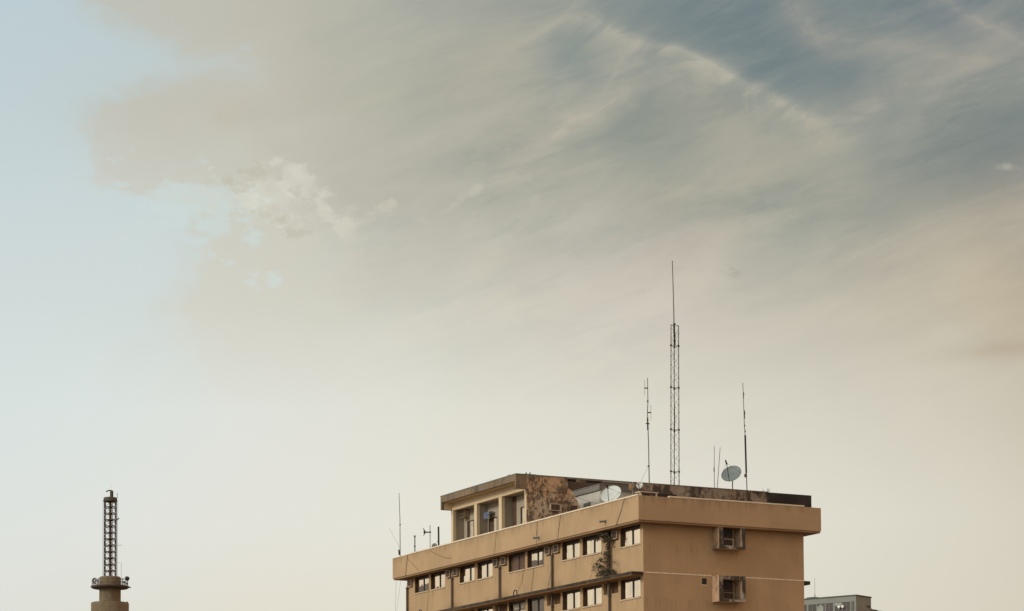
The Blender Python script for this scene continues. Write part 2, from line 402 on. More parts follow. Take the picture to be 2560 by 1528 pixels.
def plaster(name, c, stain=(0.30,0.16,0.07), amt=0.25, damp_on=False, drip_top=None):
    m, t, b = mat_new(name); P = pos()
    big = noise_n(scl(P, 0.5, 0.5, 0.35), 1.0, 4)
    streaks = noise_n(scl(P, 5.0, 5.0, 0.35), 1.0, 5, 0.6)
    fine = noise_n(P, 9.0, 5, 0.6)
    col = mixc(smooth(big, 0.32, 0.7), C4([q*0.92 for q in c]), C4([min(1, q*1.06) for q in c]))
    col = mixc(smooth(streaks, 0.5, 0.78)*amt, col, C4([q*0.66 for q in c]))
    col = mixc(smooth(fine, 0.55, 0.8)*0.10, col, C4([q*1.15 for q in c]))
    x_, y_, z = sep(P)
    if damp_on:                                   # rusty damp just above each ledge, strongest round the drainpipe feet
        k = (z - 17.71)*(1/3.2); fr = (k - X.m('FLOOR', k))*3.2
        pd = None
        for py in (26.01, 18.73, 11.34, 3.95, -9):
            q = X.m('ABSOLUTE', y_ - py); pd = q if pd is None else X.m('MINIMUM', pd, q)
        near = smooth(pd, 1.8, 0.1)
        dn = noise_n(scl(P, 0.9, 0.9, 1.6), 1.0, 5, 0.6)
        damp = smooth(fr, 0.75, 0.0)*smooth(dn + near*0.22, 0.52, 0.74)*smooth(x_, 0.5, 0.2)
        col = mixc(damp*0.75, col, C4(stain))
        # dirt washed down from the sills
        dirt = smooth(streaks, 0.50, 0.66)*smooth(fr, 0.9, 1.6)*smooth(fr, 1.78, 1.60)
        col = mixc(dirt*0.35, col, C4([q*0.55 for q in c]))
    if drip_top is not None:                      # drips below the coping
        dl = noise_n(scl(P, 3.2, 3.2, 0.12), 1.0, 5, 0.65)
        top = smooth(z, drip_top-1.1, drip_top)
        col = mixc(smooth(dl*0.8 + top*0.2, 0.50, 0.70)*top*0.45, col, C4([q*0.50 for q in c]))
    patch = noise_n(scl(P, 0.35, 0.35, 0.8), 1.0, 6, 0.65)
    col = mixc(smooth(patch, 0.56, 0.64)*0.12, col, C4([q*0.72 for q in c]))
    X.put(b.inputs['Base Color'], col); b.inputs['Roughness'].default_value = 0.9
    b.inputs['Specular IOR Level'].default_value = 0.25
    bump(b, noise_n(P, 28, 6, 0.7), 0.5, 0.012)
    return m
def stained(name, c1, c2, dark, lo=0.46, hi_=0.60, vs=0.55, sc=1.5):
    m, t, b = mat_new(name); P = pos()
    a = noise_n(P, 0.45, 5, 0.62, 0.3)
    patch = noise_n(scl(P, 0.8, 0.8, 0.8*vs), 1.0, 4, 0.55)
    d1 = noise_n(scl(P, sc*1.7, sc*1.7, sc*1.7*vs), 1.0, 9, 0.70, 0.5)
    d2 = noise_n(scl(P, 4.0, 4.0, 0.45), 1.0, 6, 0.6)
    col = mixc(smooth(a, 0.44, 0.58), C4(c1), C4(c2))
    col = mixc(smooth(noise_n(P, 7, 6, 0.68), 0.5, 0.72)*0.5, col, C4([min(1, q*1.35) for q in c2]))
    col = mixc(smooth(noise_n(scl(P, 1, 1, 0.4), 5, 6, 0.68), 0.48, 0.66)*0.45, col, C4([q*0.55 for q in c1]))
    mould = smooth(d1*0.45 + patch*0.40 + d2*0.15, lo, hi_)
    col = mixc(mould*0.90, col, C4(dark))
    X.put(b.inputs['Base Color'], col); b.inputs['Roughness'].default_value = 0.95
    b.inputs['Specular IOR Level'].default_value = 0.2
    bump(b, d1 + noise_n(P, 22, 6, 0.7)*0.6, 0.6, 0.03)
    return m
TAN = (0.495, 0.338, 0.190)
M = {}
M['tan'] = plaster('tan_plaster', TAN, damp_on=True)
M['tan_band'] = plaster('tan_parapet_plaster', (0.50, 0.343, 0.196), amt=0.2, drip_top=22.15)
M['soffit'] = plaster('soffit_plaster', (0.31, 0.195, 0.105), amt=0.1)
M['cream'] = plaster('cream_paint', (0.72, 0.57, 0.37), stain=(0.4,0.28,0.15), amt=0.2)
M['greywall'] = plaster('grey_veranda_plaster', (0.42, 0.36, 0.27), amt=0.2)
M['coping'] = plain('pale_coping', (0.80, 0.68, 0.50), 0.8, var=0.08)  # pale coping, colour raised further for sky light on its slanted top
M['line'] = plain('pale_line_paint', (0.82, 0.70, 0.52), 0.8)
M['ledge'] = stained('ledge_concrete', (0.105,0.078,0.054), (0.085,0.062,0.043), (0.036,0.029,0.021), 0.42, 0.60, 0.4, 1.2)
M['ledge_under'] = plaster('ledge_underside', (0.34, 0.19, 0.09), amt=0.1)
M['stain'] = stained('mouldy_plaster', (0.58,0.38,0.22), (0.60,0.48,0.34), (0.12,0.085,0.058), 0.470, 0.545, 0.7, 2.6)
M['roofband'] = stained('weathered_roof_fascia', (0.27,0.19,0.12), (0.22,0.18,0.13), (0.10,0.08,0.055), 0.44, 0.66, 0.6, 1.8)
M['upstand'] = stained('mouldy_roof_upstand', (0.30,0.235,0.175), (0.36,0.30,0.23), (0.060,0.048,0.037), 0.465, 0.55, 0.85, 1.9)
M['bitumen'] = plain('black_bitumen_paint', (0.030,0.025,0.020), 0.85, var=0.4, sc=2.0)
M['sheet'] = plain('grey_roof_sheet', (0.21,0.215,0.18), 0.5, 0.2)
M['roof_shade'] = plain('shaded_underside', (0.085,0.055,0.038), 0.9)
M['white'] = plaster('white_wall_paint', (0.66,0.63,0.56), stain=(0.35,0.3,0.22), amt=0.3)
M['greyband'] = plain('grey_fascia_board', (0.24,0.22,0.19), 0.8)
M['bronze'] = plain('dark_bronze_frame', (0.045,0.035,0.022), 0.45, 0.3)
M['reveal'] = plaster('shaded_reveal', (0.13,0.072,0.038), amt=0.1)  # tan jambs, with their shade put into the colour
M['sill'] = plain('pale_sill', (0.60,0.46,0.31), 0.8)
M['pipe'] = plain('brown_drainpipe', (0.105,0.066,0.042), 0.6)
M['pipe_pale'] = plain('pale_pipe_joint', (0.40,0.27,0.17), 0.7)
M['black'] = plain('dark_metal', (0.025,0.022,0.018), 0.5, 0.3)
M['steel'] = plain('dull_steel', (0.16,0.155,0.13), 0.5, 0.5)
M['rust'] = plain('rusty_steel', (0.16,0.085,0.05), 0.8, var=0.4, sc=8)
M['acbody'] = plain('aged_casing', (0.33,0.24,0.155), 0.6, var=0.2)
M['acgrille'] = plain('dark_grille', (0.065,0.043,0.03), 0.7)
M['acrim'] = plain('pale_metal_rim', (0.62,0.52,0.41), 0.5)
M['dish'] = plain('white_dish_paint', (0.62,0.66,0.62), 0.5, var=0.05)
M['dishgrey'] = plain('grey_dish_mesh', (0.19,0.225,0.22), 0.6, var=0.08)
M['spout'] = plain('grey_blue_spout', (0.17,0.20,0.19), 0.6)
M['bluecloth'] = plain('blue_awning', (0.13,0.15,0.23), 0.9)
M['curtain'] = plain('cream_curtain', (0.62,0.54,0.42), 0.95)
M['doorwood'] = plain('brown_door', (0.10,0.055,0.035), 0.7)
M['cable'] = plain('cable_rubber', (0.075,0.052,0.03), 0.8)
M['boxstain'] = stained('mouldy_box_concrete', (0.33,0.28,0.22), (0.46,0.40,0.32), (0.045,0.038,0.03), 0.445, 0.50, 0.55, 2.6)
M['boxside'] = stained('weathered_box_side', (0.52,0.34,0.21), (0.50,0.37,0.25), (0.16,0.11,0.07), 0.50, 0.60, 0.6, 1.6)
M['ceramic'] = stained('tower_concrete', (0.20,0.152,0.092), (0.215,0.175,0.115), (0.15,0.115,0.075), 0.46, 0.62, 0.5, 0.35)
M['towersteel'] = plain('tower_steel', (0.075,0.055,0.036), 0.7)
M['farwall'] = plain('far_grey_concrete', (0.262,0.272,0.24), 0.9, var=0.06, sc=0.4)
M['farroof'] = plain('far_dark_roof', (0.10,0.105,0.085), 0.9)
M['fardark'] = plain('far_dark_window', (0.06,0.05,0.042), 0.5)
M['farpale'] = plain('far_pale_pane', (0.30,0.31,0.26), 0.4)
M['farwhite'] = plain('far_white_drum', (0.95,0.95,0.90), 0.5, var=0.02)

def ground_mat():
    m, t, b = mat_new('dusty_ground'); P = pos()
    n = noise_n(P, 0.05, 6); k = noise_n(P, 1.5, 5)
    col = mixc(smooth(n, 0.35, 0.65), C4((0.20,0.135,0.08)), C4((0.13,0.105,0.075)))
    col = mixc(smooth(k, 0.4, 0.7)*0.4, col, C4((0.26,0.19,0.12)))
    X.put(b.inputs['Base Color'], col); b.inputs['Roughness'].default_value = 0.95
    return m
def glass_mat(name, c, rough, wav=0.02, metal=1.0):
    m, t, b = mat_new(name); P = pos()
    n = noise_n(scl(P, 1.0, 1.0, 0.2), 2.2, 3); f = noise_n(scl(P, 14.0, 14.0, 0.5), 1.0, 3)
    col = mixc(smooth(n*0.6+f*0.4, 0.35, 0.65), C4([q*0.86 for q in c]), C4([min(1, q*1.06) for q in c]))
    oi = X.new('ShaderNodeObjectInfo'); rnd_ = X(oi.outputs['Random'])
    curtain = smooth(noise_n(scl(P, 9.0, 9.0, 0.25), 1.0, 4, 0.6), 0.52, 0.62)*smooth(rnd_, 0.35, 0.9)
    col = mixc(curtain*0.35, col, C4([q*0.62 for q in c]))
    col = mixc(smooth(noise_n(P, 1.1, 3), 0.56, 0.62)*smooth(rnd_, 0.8, 0.1)*0.30, col, C4([q*0.55 for q in c]))
    X.put(b.inputs['Base Color'], col); b.inputs['Metallic'].default_value = metal; b.inputs['Roughness'].default_value = rough
    bump(b, noise_n(P, 1.4, 2) + rnd_*0.0, wav*1.6, 0.3)
    return m
M['glass'] = glass_mat('reflective_window_film', (0.90,0.745,0.53), 0.07)
M['glassdull'] = glass_mat('dull_window_glass', (0.17,0.13,0.09), 0.18)
M['refl_dark'] = glass_mat('dark_reflection', (0.16,0.115,0.08), 0.20)  # tone of a dark reflection, laid on the pane as a shape
M['palefill'] = plain('pale_pane_fill', (0.55,0.46,0.34), 0.9)

# ------------------------------------------------------------------ setting: ground
g = MB(); N = 24
gx = [-6000 + i*500 for i in range(N+1)]
g.add([(a, b, 0) for b in gx for a in gx], [(j*(N+1)+i, j*(N+1)+i+1, (j+1)*(N+1)+i+1, (j+1)*(N+1)+i) for j in range(N) for i in range(N)])
obj('ground', g, ground_mat(), kind='structure')

# ------------------------------------------------------------------ the office block
SURVEY = survey_block
W, L = 11.32, 35.77
ZT, ZB, ZS = 22.754, 21.295, 21.18
OX, OY = 0.758, 0.857
block = thing('office_block', (W/2, L/2, 0), 'tan plastered office block with long rows of windows below a deep parapet band', 'building')
WIN1 = [(31.87,34.34),(29.04,31.50),(24.09,26.54),(21.22,23.62),(16.20,18.70),(13.41,15.85),(8.32,10.77),(5.41,7.94),(0.38,2.90)]
PIPES = [27.62, 19.88, 12.03, 4.18]
NICHE = [(p-0.97, p+0.97) for p in PIPES]
D = 0.24                                           # depth of the openings
w_ = MB()
w_.box(D, W, 0.0, L, 0, ZS)                        # core
def skin(z0, z1, holes):                           # outer skin of the long west wall with openings left free
    y = 0.0
    for a, b in sorted(holes):
        if a - y > 0.001: w_.box(0, D, y, a, z0, z1)
        y = b
    w_.box(0, D, y, L, z0, z1)
WIN2 = [(a, b) for a, b in WIN1]
skin(0, 16.83, [])
for z0, z1, nz in ((16.83, 18.05, 17.33), (20.05, ZS, 20.56)):
    holes = WIN1
    skin(z0, nz, holes); skin(nz, z1, holes + NICHE)
skin(18.05, 20.05, [])
wall = obj('wall', w_, M['tan'], block)
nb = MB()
for a, b in NICHE:  # dark sheets that paint the shade at the back of each niche
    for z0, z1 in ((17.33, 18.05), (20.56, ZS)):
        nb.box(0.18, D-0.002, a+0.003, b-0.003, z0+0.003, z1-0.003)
obj('recess_shade', nb, M['reveal'], block)

# windows: frame, mullion, panes and sill each
def window(y0, y1, z0, z1, style='film', split=0.47):
    f = MB(); x0, x1 = 0.135, 0.20; fw = 0.065
    zt = z1 - 0.14
    f.box(x0, x1, y0+.003, y0+fw*0.55, z0+.003, zt); f.box(x0, x1, y1-fw*1.2, y1-.003, z0+.003, zt)
    f.box(x0, x1, y0+.003, y1-.003, zt, z1-.003); f.box(x0+.004, x1, y0+fw*0.55, y1-fw*1.2, z0+.003, z0+0.055)
    ym = y0 + (y1-y0)*split
    f.box(x0-0.012, x1, ym-0.055, ym+0.055, z0+0.055, zt)
    f.box(x0+.02, x1, y0+fw*0.55, y1-fw*1.2, zt-0.03, zt)
    fr = obj('window', f, M['bronze'], block)
    p = MB(); a, b = y0+fw*0.55, y1-fw*1.2
    for q0, q1, t in ((a, ym-0.055, 0.006), (ym+0.055, b, -0.004)):
        p.add([(x0+.03+t, q0, z0+.055), (x0+.03, q1, z0+.055), (x0+.03, q1, zt-.03), (x0+.03+t, q0, zt-.03)], [(0,3,2,1)])
    obj('pane', p, M['glassdull'] if style in ('dull', 'louvre') else M['glass'], fr)
    s = MB(); s.box(-0.055, x0, y0-0.03, y1+0.03, z0-0.085, z0); obj('sill', s, M['sill'], fr, bevel=0.01)
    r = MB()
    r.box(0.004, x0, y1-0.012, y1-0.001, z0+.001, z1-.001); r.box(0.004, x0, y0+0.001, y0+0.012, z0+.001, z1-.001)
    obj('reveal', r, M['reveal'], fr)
    xg = x0+0.024
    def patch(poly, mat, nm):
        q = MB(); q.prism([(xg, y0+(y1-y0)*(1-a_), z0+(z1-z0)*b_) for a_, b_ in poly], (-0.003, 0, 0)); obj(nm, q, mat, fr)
    return fr, patch
for i, (a, b) in enumerate(WIN1):  # patches on these panes draw reflections as flat shapes
    st = 'louvre' if i == 4 else 'film'
    fr, patch = window(a, b, 20.05, ZS, st, 0.40 if i == 2 else 0.47)
    if i == 0:
        patch([(0.10,0.05),(0.49,0.05),(0.49,0.45),(0.43,0.33),(0.40,0.52),(0.30,0.42),(0.10,0.36)], M['refl_dark'], 'drawn_reflection')
        patch([(0.57,0.05),(0.84,0.05),(0.84,0.50),(0.76,0.50),(0.72,0.42),(0.63,0.50),(0.57,0.50)], M['refl_dark'], 'drawn_reflection')
    if i == 4:
        s = MB()
        for k in range(11):
            z = 20.14 + k*0.08
            s.box(0.150, 0.158, a+0.07, b-0.12, z, z+0.055)
        obj('louvre_blind', s, M['rust'], fr)
        patch([(0.58,0.86),(0.97,0.86),(0.97,0.66),(0.85,0.70),(0.74,0.80)], M['palefill'], 'drawn_reflection')
    if i == 5:
        patch([(0.10,0.05),(0.50,0.05),(0.50,0.36),(0.38,0.40),(0.10,0.42)], M['refl_dark'], 'drawn_reflection')
        patch([(0.60,0.05),(0.96,0.05),(0.96,0.22),(0.90,0.30),(0.88,0.85),(0.78,0.85),(0.77,0.34),(0.60,0.32)], M['refl_dark'], 'drawn_reflection')
    if i == 7:
        patch([(0.16,0.86),(0.50,0.86),(0.46,0.78),(0.40,0.80),(0.34,0.74),(0.27,0.80),(0.20,0.79)], M['refl_dark'], 'drawn_reflection')
    if i == 6:
        patch([(0.10,0.60),(0.13,0.80),(0.15,0.62),(0.14,0.45),(0.10,0.42)], M['refl_dark'], 'drawn_reflection')
    if i == 1:
        patch([(0.22,0.05),(0.42,0.05),(0.42,0.11),(0.36,0.16),(0.28,0.15)], M['refl_dark'], 'drawn_reflection')
for i, (a, b) in enumerate(WIN2):
    if i < 2: continue
    fr, patch = window(a, b, 16.83, 18.05, 'dull' if i in (4, 5) else 'film')
    if i == 4:
        patch([(0.22,0.58),(0.48,0.58),(0.48,0.66),(0.30,0.66),(0.30,0.80),(0.24,0.80)], M['palefill'], 'taped_paper')
        patch([(0.60,0.60),(0.80,0.62),(0.84,0.78),(0.66,0.82),(0.62,0.74),(0.74,0.72)], M['palefill'], 'taped_paper')
        patch([(0.20,0.30),(0.50,0.30),(0.50,0.46),(0.20,0.44)], M['palefill'], 'taped_paper')
        patch([(0.58,0.30),(0.88,0.30),(0.86,0.46),(0.58,0.48)], M['palefill'], 'taped_paper')

# parapet band, coping, soffit
pb = MB(); T = 0.20
x0, x1, y0, y1 = -OX, W+OX, -OY, L+OY
pb.box(x0, x0+T, y0, y1, ZB, ZT); pb.box(x1-T, x1, y0, y1, ZB, ZT)
pb.box(x0+T, x1-T, y0, y0+T, ZB, ZT); pb.box(x0+T, x1-T, y1-T, y1, ZB, ZT)
obj('parapet', pb, M['tan_band'], block, bevel=0.008)
cp = MB()
def coping_run(a, b, fixed, axis):
    q = a; k = 0
    while q < b-0.01:
        e = min(q + random.uniform(2.6, 3.6), b); z = ZT + 0.001 + random.uniform(0, 0.010)
        if axis == 'y': cp.box(fixed-0.04, fixed+T+0.02, q, e-0.02, z, z+0.085)
        else: cp.box(q, e-0.02, fixed-0.02, fixed+T+0.02, z, z+0.085)
        q = e; k += 1
coping_run(y0+0.02, y1-3.0, x0, 'y')
cp.box(x0-0.025, x0+T+0.02, y1-2.98, y1, ZT+0.001, ZT+0.03)
coping_run(1.35, x1-1.2, y0, 'x')
obj('coping', cp, M['coping'], block)
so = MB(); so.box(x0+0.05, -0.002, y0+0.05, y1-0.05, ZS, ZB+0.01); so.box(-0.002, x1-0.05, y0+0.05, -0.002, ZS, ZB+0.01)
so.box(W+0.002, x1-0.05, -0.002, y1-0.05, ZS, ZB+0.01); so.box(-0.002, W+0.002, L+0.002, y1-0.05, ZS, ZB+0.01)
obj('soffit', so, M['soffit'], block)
rf = MB(); rf.box(x0+T, x1-T, y0+T, y1-T, ZB+0.012, ZB+0.35); obj('roof_slab', rf, M['sheet'], block)

# ledges
lg = MB()
for zz in (18.29, 15.07):
    lg.box(-0.79, -0.001, 0.0, L-0.02, zz-0.20, zz)
    lg.box(W+0.001, W+0.62, 0.25, L, zz-0.22, zz)
obj('ledge', lg, M['ledge'], block, bevel=0.012)
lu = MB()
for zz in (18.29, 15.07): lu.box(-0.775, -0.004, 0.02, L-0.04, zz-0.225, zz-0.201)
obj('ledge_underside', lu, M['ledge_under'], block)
ln = MB(); ln.box(0.10, 4.66, -0.02, -0.001, 18.235, 18.30); ln.box(6.56, W-0.04, -0.02, -0.001, 18.235, 18.30)
obj('string_course', ln, M['line'], block)
vh = MB(); vh.box(4.03, 4.34, -0.015, -0.001, 17.70, 18.09); vent = obj('vent_opening', vh, M['black'], block)
vf = MB(); vf.box(3.99, 4.38, -0.03, -0.002, 17.65, 17.70); obj('vent_sill', vf, M['line'], vent)

# drainpipes on the west wall
for k, y in enumerate(PIPES + [35.50]):
    pm = MB(); r = 0.072
    ztop = 20.50 if y != 35.50 else 20.55
    if y == 4.18: ztop = 21.15
    pm.tube([(-0.12, y, 15.1), (-0.12, y, ztop)], r, 10)
    pi = obj('drainpipe', pm, M['pipe'], block)
    cm = MB()
    for z in (17.22, ztop-0.02): cm.tube([(-0.12, y, z-0.035), (-0.12, y, z+0.035)], r+0.035, 10)
    obj('pipe_collar', cm, M['pipe'], pi)
    if y != 4.18:
        um = MB(); um.tube([(-0.12, y, ztop), (-0.09, y, ztop+0.25), (-0.05, y, ZS-0.002)], 0.045, 8); obj('pipe_top', um, M['pipe_pale'], pi)
    else:
        um = MB(); um.tube([(-0.13, y+0.14, 17.25), (-0.13, y+0.14, 18.06)], 0.035, 8); obj('pipe_top', um, M['steel'], pi)

# concrete boxes on the south wall
def ac_unit(name, c, face, w, h, dep, label, rim=True, side=1, group='air conditioners on the long window wall', body='acbody', gmat='acgrille'):
    """c = centre of the back; face 'x' looks to -x, 'y' looks to -y."""
    c = Vector(c); n = Vector((-1,0,0)) if face == 'x' else Vector((0,-1,0))
    t = Vector((0,-1,0)) if face == 'x' else Vector((1,0,0)); z = Vector((0,0,1))
    o = thing(name, c - z*(h/2), label, 'air conditioner', group)
    b = MB(); b.obox(c + n*(dep/2), t, n, z, w/2, dep/2, h/2); obj('casing', b, M[body], o, bevel=0.008)
    gm = MB(); f = c + n*(dep+0.004); iw, ih = w/2-0.05, h/2-0.05
    gm.obox(f, t, n, z, iw, 0.003, ih); gr = obj('grille', gm, M[gmat], o)
    sm = MB(); k = 7
    for i in range(k): sm.obox(f + n*0.008 + z*(-ih + (i+.5)*2*ih/k), t, n, z, iw, 0.004, 0.008)
    obj('grille_bar', sm, M['rust'] if gmat == 'acgrille' else M['bronze'], gr)
    rm = MB(); e = 0.028
    f2 = c + n*(dep+0.012)
    rm.obox(f2 + z*(h/2-e/2), t, n, z, w/2, 0.012, e/2); rm.obox(f2 - z*(h/2-e/2), t, n, z, w/2+0.02, 0.022, e/2)
    rm.obox(f2 + t*(w/2-e/2), t, n, z, e/2, 0.012, h/2-e); rm.obox(f2 - t*(w/2-e/2), t, n, z, e/2, 0.012, h/2-e)
    obj('rim', rm, M['acrim'] if rim else M['acbody'], o)
    return o
def conc_box(xa, xb, za, zb, ia, ib, ja, jb, open_top):
    m = MB(); yf = -0.845
    m.box(xa, ia, yf, -0.002, za, zb); m.box(ib, xb, yf, -0.002, za, zb); m.box(ia, ib, yf, -0.002, za, ja)
    if not open_top: m.box(ia, ib, yf, -0.002, jb, zb)
    o = obj('box_frame', m, M['boxside'], block, bevel=0.01)
    s = MB(); e = 0.004
    s.box(xa+.01, ia-.01, yf-e, yf-0.001, za+.01, zb-.01); s.box(ib+.01, xb-.01, yf-e, yf-0.001, za+.01, zb-.01)
    s.box(ia-.01, ib+.01, yf-e, yf-0.001, za+.01, ja)
    if not open_top: s.box(ia-.01, ib+.01, yf-e, yf-0.001, jb, zb-.01)
    obj('mouldy_rim', s, M['boxstain'], o)
    d = MB(); d.box(ia+0.002, ib-0.30, -0.30, -0.003, ja+0.02, (zb if open_top else jb)-0.02); obj('dark_screen', d, M['bitumen'], o)
    sh = MB(); sh.box(ia, ib-0.3, -0.34, -0.30, ja+0.56, ja+0.60); obj('shelf', sh, M['rust'], o)
conc_box(4.75, 6.62, 19.86, ZS-0.004, 5.07, 6.33, 20.02, ZS, True)
conc_box(4.72, 6.60, 16.63, 18.24, 5.02, 6.30, 16.78, 18.01, False)
ac_unit('air_conditioner', (5.60, -0.302, 20.30), 'y', 0.76, 0.44, 0.14, 'white rimmed air conditioner inside the upper mouldy concrete box', group='air conditioners in the concrete boxes', body='bronze', gmat='black')
ac_unit('air_conditioner', (5.60, -0.302, 17.04), 'y', 0.76, 0.42, 0.14, 'dark air conditioner inside the lower mouldy concrete box', False, group='air conditioners in the concrete boxes', body='bronze', gmat='black')

# air conditioners along the west wall
NAMES = {0: 'first drainpipe from the left corner pipe', 1: 'middle drainpipe', 2: 'third drainpipe'}
acs = [(28.24, 'rusty dark grilled air conditioner left of the drainpipe between second and third windows'),
       (27.00, 'pale air conditioner right of the drainpipe between second and third windows'),
       (20.50, 'narrow air conditioner left of the drainpipe beside the louvred window'),
       (19.26, 'air conditioner right of the drainpipe, next to the grey louvred window'),
       (12.65, 'air conditioner left of the tall drainpipe between sixth and seventh windows'),
       (11.41, 'air conditioner right of the tall drainpipe between sixth and seventh windows'),
       (3.42, 'air conditioner beside the climbing plant, under the parapet')]
for k, (y, lab) in enumerate(acs):
    ac_unit('air_conditioner', (0.16, y, 20.87+random.uniform(-.01,.01)), 'x', 0.68, 0.50, 0.30, lab)
ac_unit('air_conditioner', (-0.001, 35.0, 20.82), 'x', 0.66, 0.46, 0.13, 'air conditioner at the far left corner of the long wall')

# water spouts through the parapet
for y, s in ((12.55, 1), (3.35, 1)):
    sm = MB(); sm.tube([(-0.80, y, 21.66), (-1.18, y+0.02, 21.62)], 0.06, 12); sp = obj('water_spout', sm, M['spout'], block)
    fm = MB(); fm.tube([(-0.761, y, 21.665), (-0.80, y, 21.66)], 0.11, 12); obj('spout_flange', fm, M['spout'], sp)
rd = MB(); rd.tube([(-1.12, 12.20, 20.95), (-1.10, 12.18, 22.15)], 0.016, 6); obj('spout_rod', rd, M['steel'], block)
# cable hooks standing on the ledge
for y in (32.0, 16.45):
    hm = MB(); pts = []
    for k in range(13):
        a = math.pi*k/12; pts.append((-0.60, y+0.26*math.cos(a)+0.0, 18.42+0.22*math.sin(a)))
    pts = [(-0.60, y+0.26, 18.29)] + pts + [(-0.60, y-0.26, 18.29)]
    hm.tube(pts, 0.035, 8); obj('cable_hoop', hm, M['black'], block)

# ------------------------------------------------------------------ penthouse
PZ, PC, PB = 26.28, 25.30, 25.80
PY0, PY1 = 15.88, 28.0
ph = MB()
# roof band on the west side, its end cheeks
ph.box(-0.78, -0.60, PY0, PY1, PB, PZ-0.03)
ph.box(-0.78, -0.60, PY0, PY0+0.22, PC, PB); ph.box(-0.60, -0.002, PY0, PY0+0.22, PC, PZ-0.03)
ph.box(-0.78, -0.60, PY1-0.22, PY1, PC, PB); ph.box(-0.60, -0.002, PY1-0.22, PY1, PC, PZ-0.03)
obj('roof_fascia', ph, M['roofband'], block, bevel=0.01)
ps = MB(); ps.box(-0.60, -0.002, PY0+0.22, PY1-0.22, PB+0.03, PZ-0.04); ps.box(-0.60, -0.003, PY1-0.235, PY1-0.221, PC+0.01, PB+0.03); obj('penthouse_soffit', ps, M['cream'], block)
sh = MB(); sh.box(-0.80, 2.98, PY0-0.03, PY1+0.02, PZ-0.03, PZ+0.02); sh.box(2.98, 11.2, PY0-0.03, PY0+0.22, PZ-0.03, PZ+0.02); sh.box(2.98, 11.2, PY0-0.02, PY0+0.03, PZ-0.10, PZ-0.031); obj('penthouse_roof', sh, M['sheet'], block)
bm = MB(); bm.box(0.0, 0.22, PY0+0.10, PY1-0.05, PC-0.02, PZ-0.06); PX = ((15.95,16.25),(19.74,20.19),(23.70,24.13),(27.62,27.95))
obj('veranda_beam', bm, M['cream'], block)
for a, b in PX:
    q = MB(); q.box(0.0, 0.25, a, b, 21.65, PC-0.022); obj('pillar', q, M['cream'], block, bevel=0.01)
pw = MB(); DV = 0.85
pw.box(DV, DV+0.2, PY0+0.2, PY1-0.05, 21.65, PZ-0.05)
for a, b in PX[1:]: pw.box(0.25, DV, a+0.1, b-0.1, 21.65, PC)
pw.box(0.22, DV, PY0+0.2, PY1-0.05, PC, PC+0.05)
pw.box(DV+0.2, 11.1, PY1-0.25, PY1-0.05, 21.65, PZ-0.05)
obj('veranda_wall', pw, M['greywall'], block)
# veranda doors
def door(y0, y1, z1, cur=None):
    d = MB(); d.box(DV-0.012, DV-0.001, y0, y1, 21.66, z1); f = obj('door', d, M['doorwood'], block)
    e = MB(); e.box(DV-0.05, DV-0.013, y1-0.07, y1, 21.66, z1); e.box(DV-0.05, DV-0.013, y0, y1-0.07, z1-0.07, z1); obj('door_frame', e, M['bronze'], f)
    if cur:
        c = MB(); n = 14; yy = [cur[0]+(cur[1]-cur[0])*i/n for i in range(n+1)]
        vs = [(DV-0.035-0.018*math.sin(i*1.9), q, z) for z in (21.66, z1-0.08) for i, q in enumerate(yy)]
        c.add(vs, [(i, i+1, n+2+i, n+1+i) for i in range(n)], True); obj('curtain', c, M['curtain'], f)
door(25.9, 27.02, 24.48, (26.02, 26.50))
door(22.25, 23.50, 24.25, (22.25, 22.62))
door(17.45, 18.50, 24.45, (17.45, 18.20))
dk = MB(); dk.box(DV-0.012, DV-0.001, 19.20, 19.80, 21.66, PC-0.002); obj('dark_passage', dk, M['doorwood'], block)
# blue awning sheet over the middle veranda door
aw = MB(); aw.box(DV-0.42, DV-0.06, 22.55, 23.52, 24.62, 24.64); aw.prism([(DV-0.42, 22.55, 24.64), (DV-0.42, 23.52, 24.64), (DV-0.46, 23.40, 24.20), (DV-0.45, 22.72, 24.17)], (0.012, 0, 0))
obj('awning', aw, M['bluecloth'], block)
ac_unit('air_conditioner', (DV-0.001, 27.05, 24.98), 'x', 0.74, 0.52, 0.40, 'brown air conditioner high inside the left bay of the rooftop veranda', False, group='rooftop air conditioners')

# stained south end wall of the penthouse, with a sloping buttress edge
sw = MB()
sw.prism([(0.26, PY0+0.001, 21.65), (4.15, PY0+0.001, 21.65), (4.12, PY0+0.001, 23.9), (3.85, PY0+0.001, 24.45), (3.42, PY0+0.001, 25.30), (3.02, PY0+0.001, 25.6), (2.98, PY0+0.001, PZ-0.031), (0.26, PY0+0.001, PZ-0.031)], (0, 0.20, 0))
sw.box(-0.002, 0.26, PY0+0.001, PY0+0.09, 21.65, PZ-0.031)
stw = obj('penthouse_end_wall', sw, M['stain'], block)
bt = MB(); bt.box(0.30, 0.42, PY0-0.06, PY0-0.001, 21.7, 25.3); bt.box(0.9, 3.0, PY0-0.05, PY0-0.001, 25.22, 25.30); bt.box(1.25, 3.4, PY0-0.04, PY0-0.001, 24.62, 24.68)
obj('wall_rib', bt, M['stain'], stw)
ac_unit('air_conditioner', (1.98, PY0-0.001, 24.18), 'y', 0.72, 0.46, 0.22, 'pale framed air conditioner with dark grille set in the mouldy end wall', group='rooftop air conditioners')
ac_unit('air_conditioner', (3.38, PY0-0.001, 24.16), 'y', 0.60, 0.50, 0.10, 'dark air conditioner at the edge of the mouldy end wall', False, group='rooftop air conditioners', body='bronze')
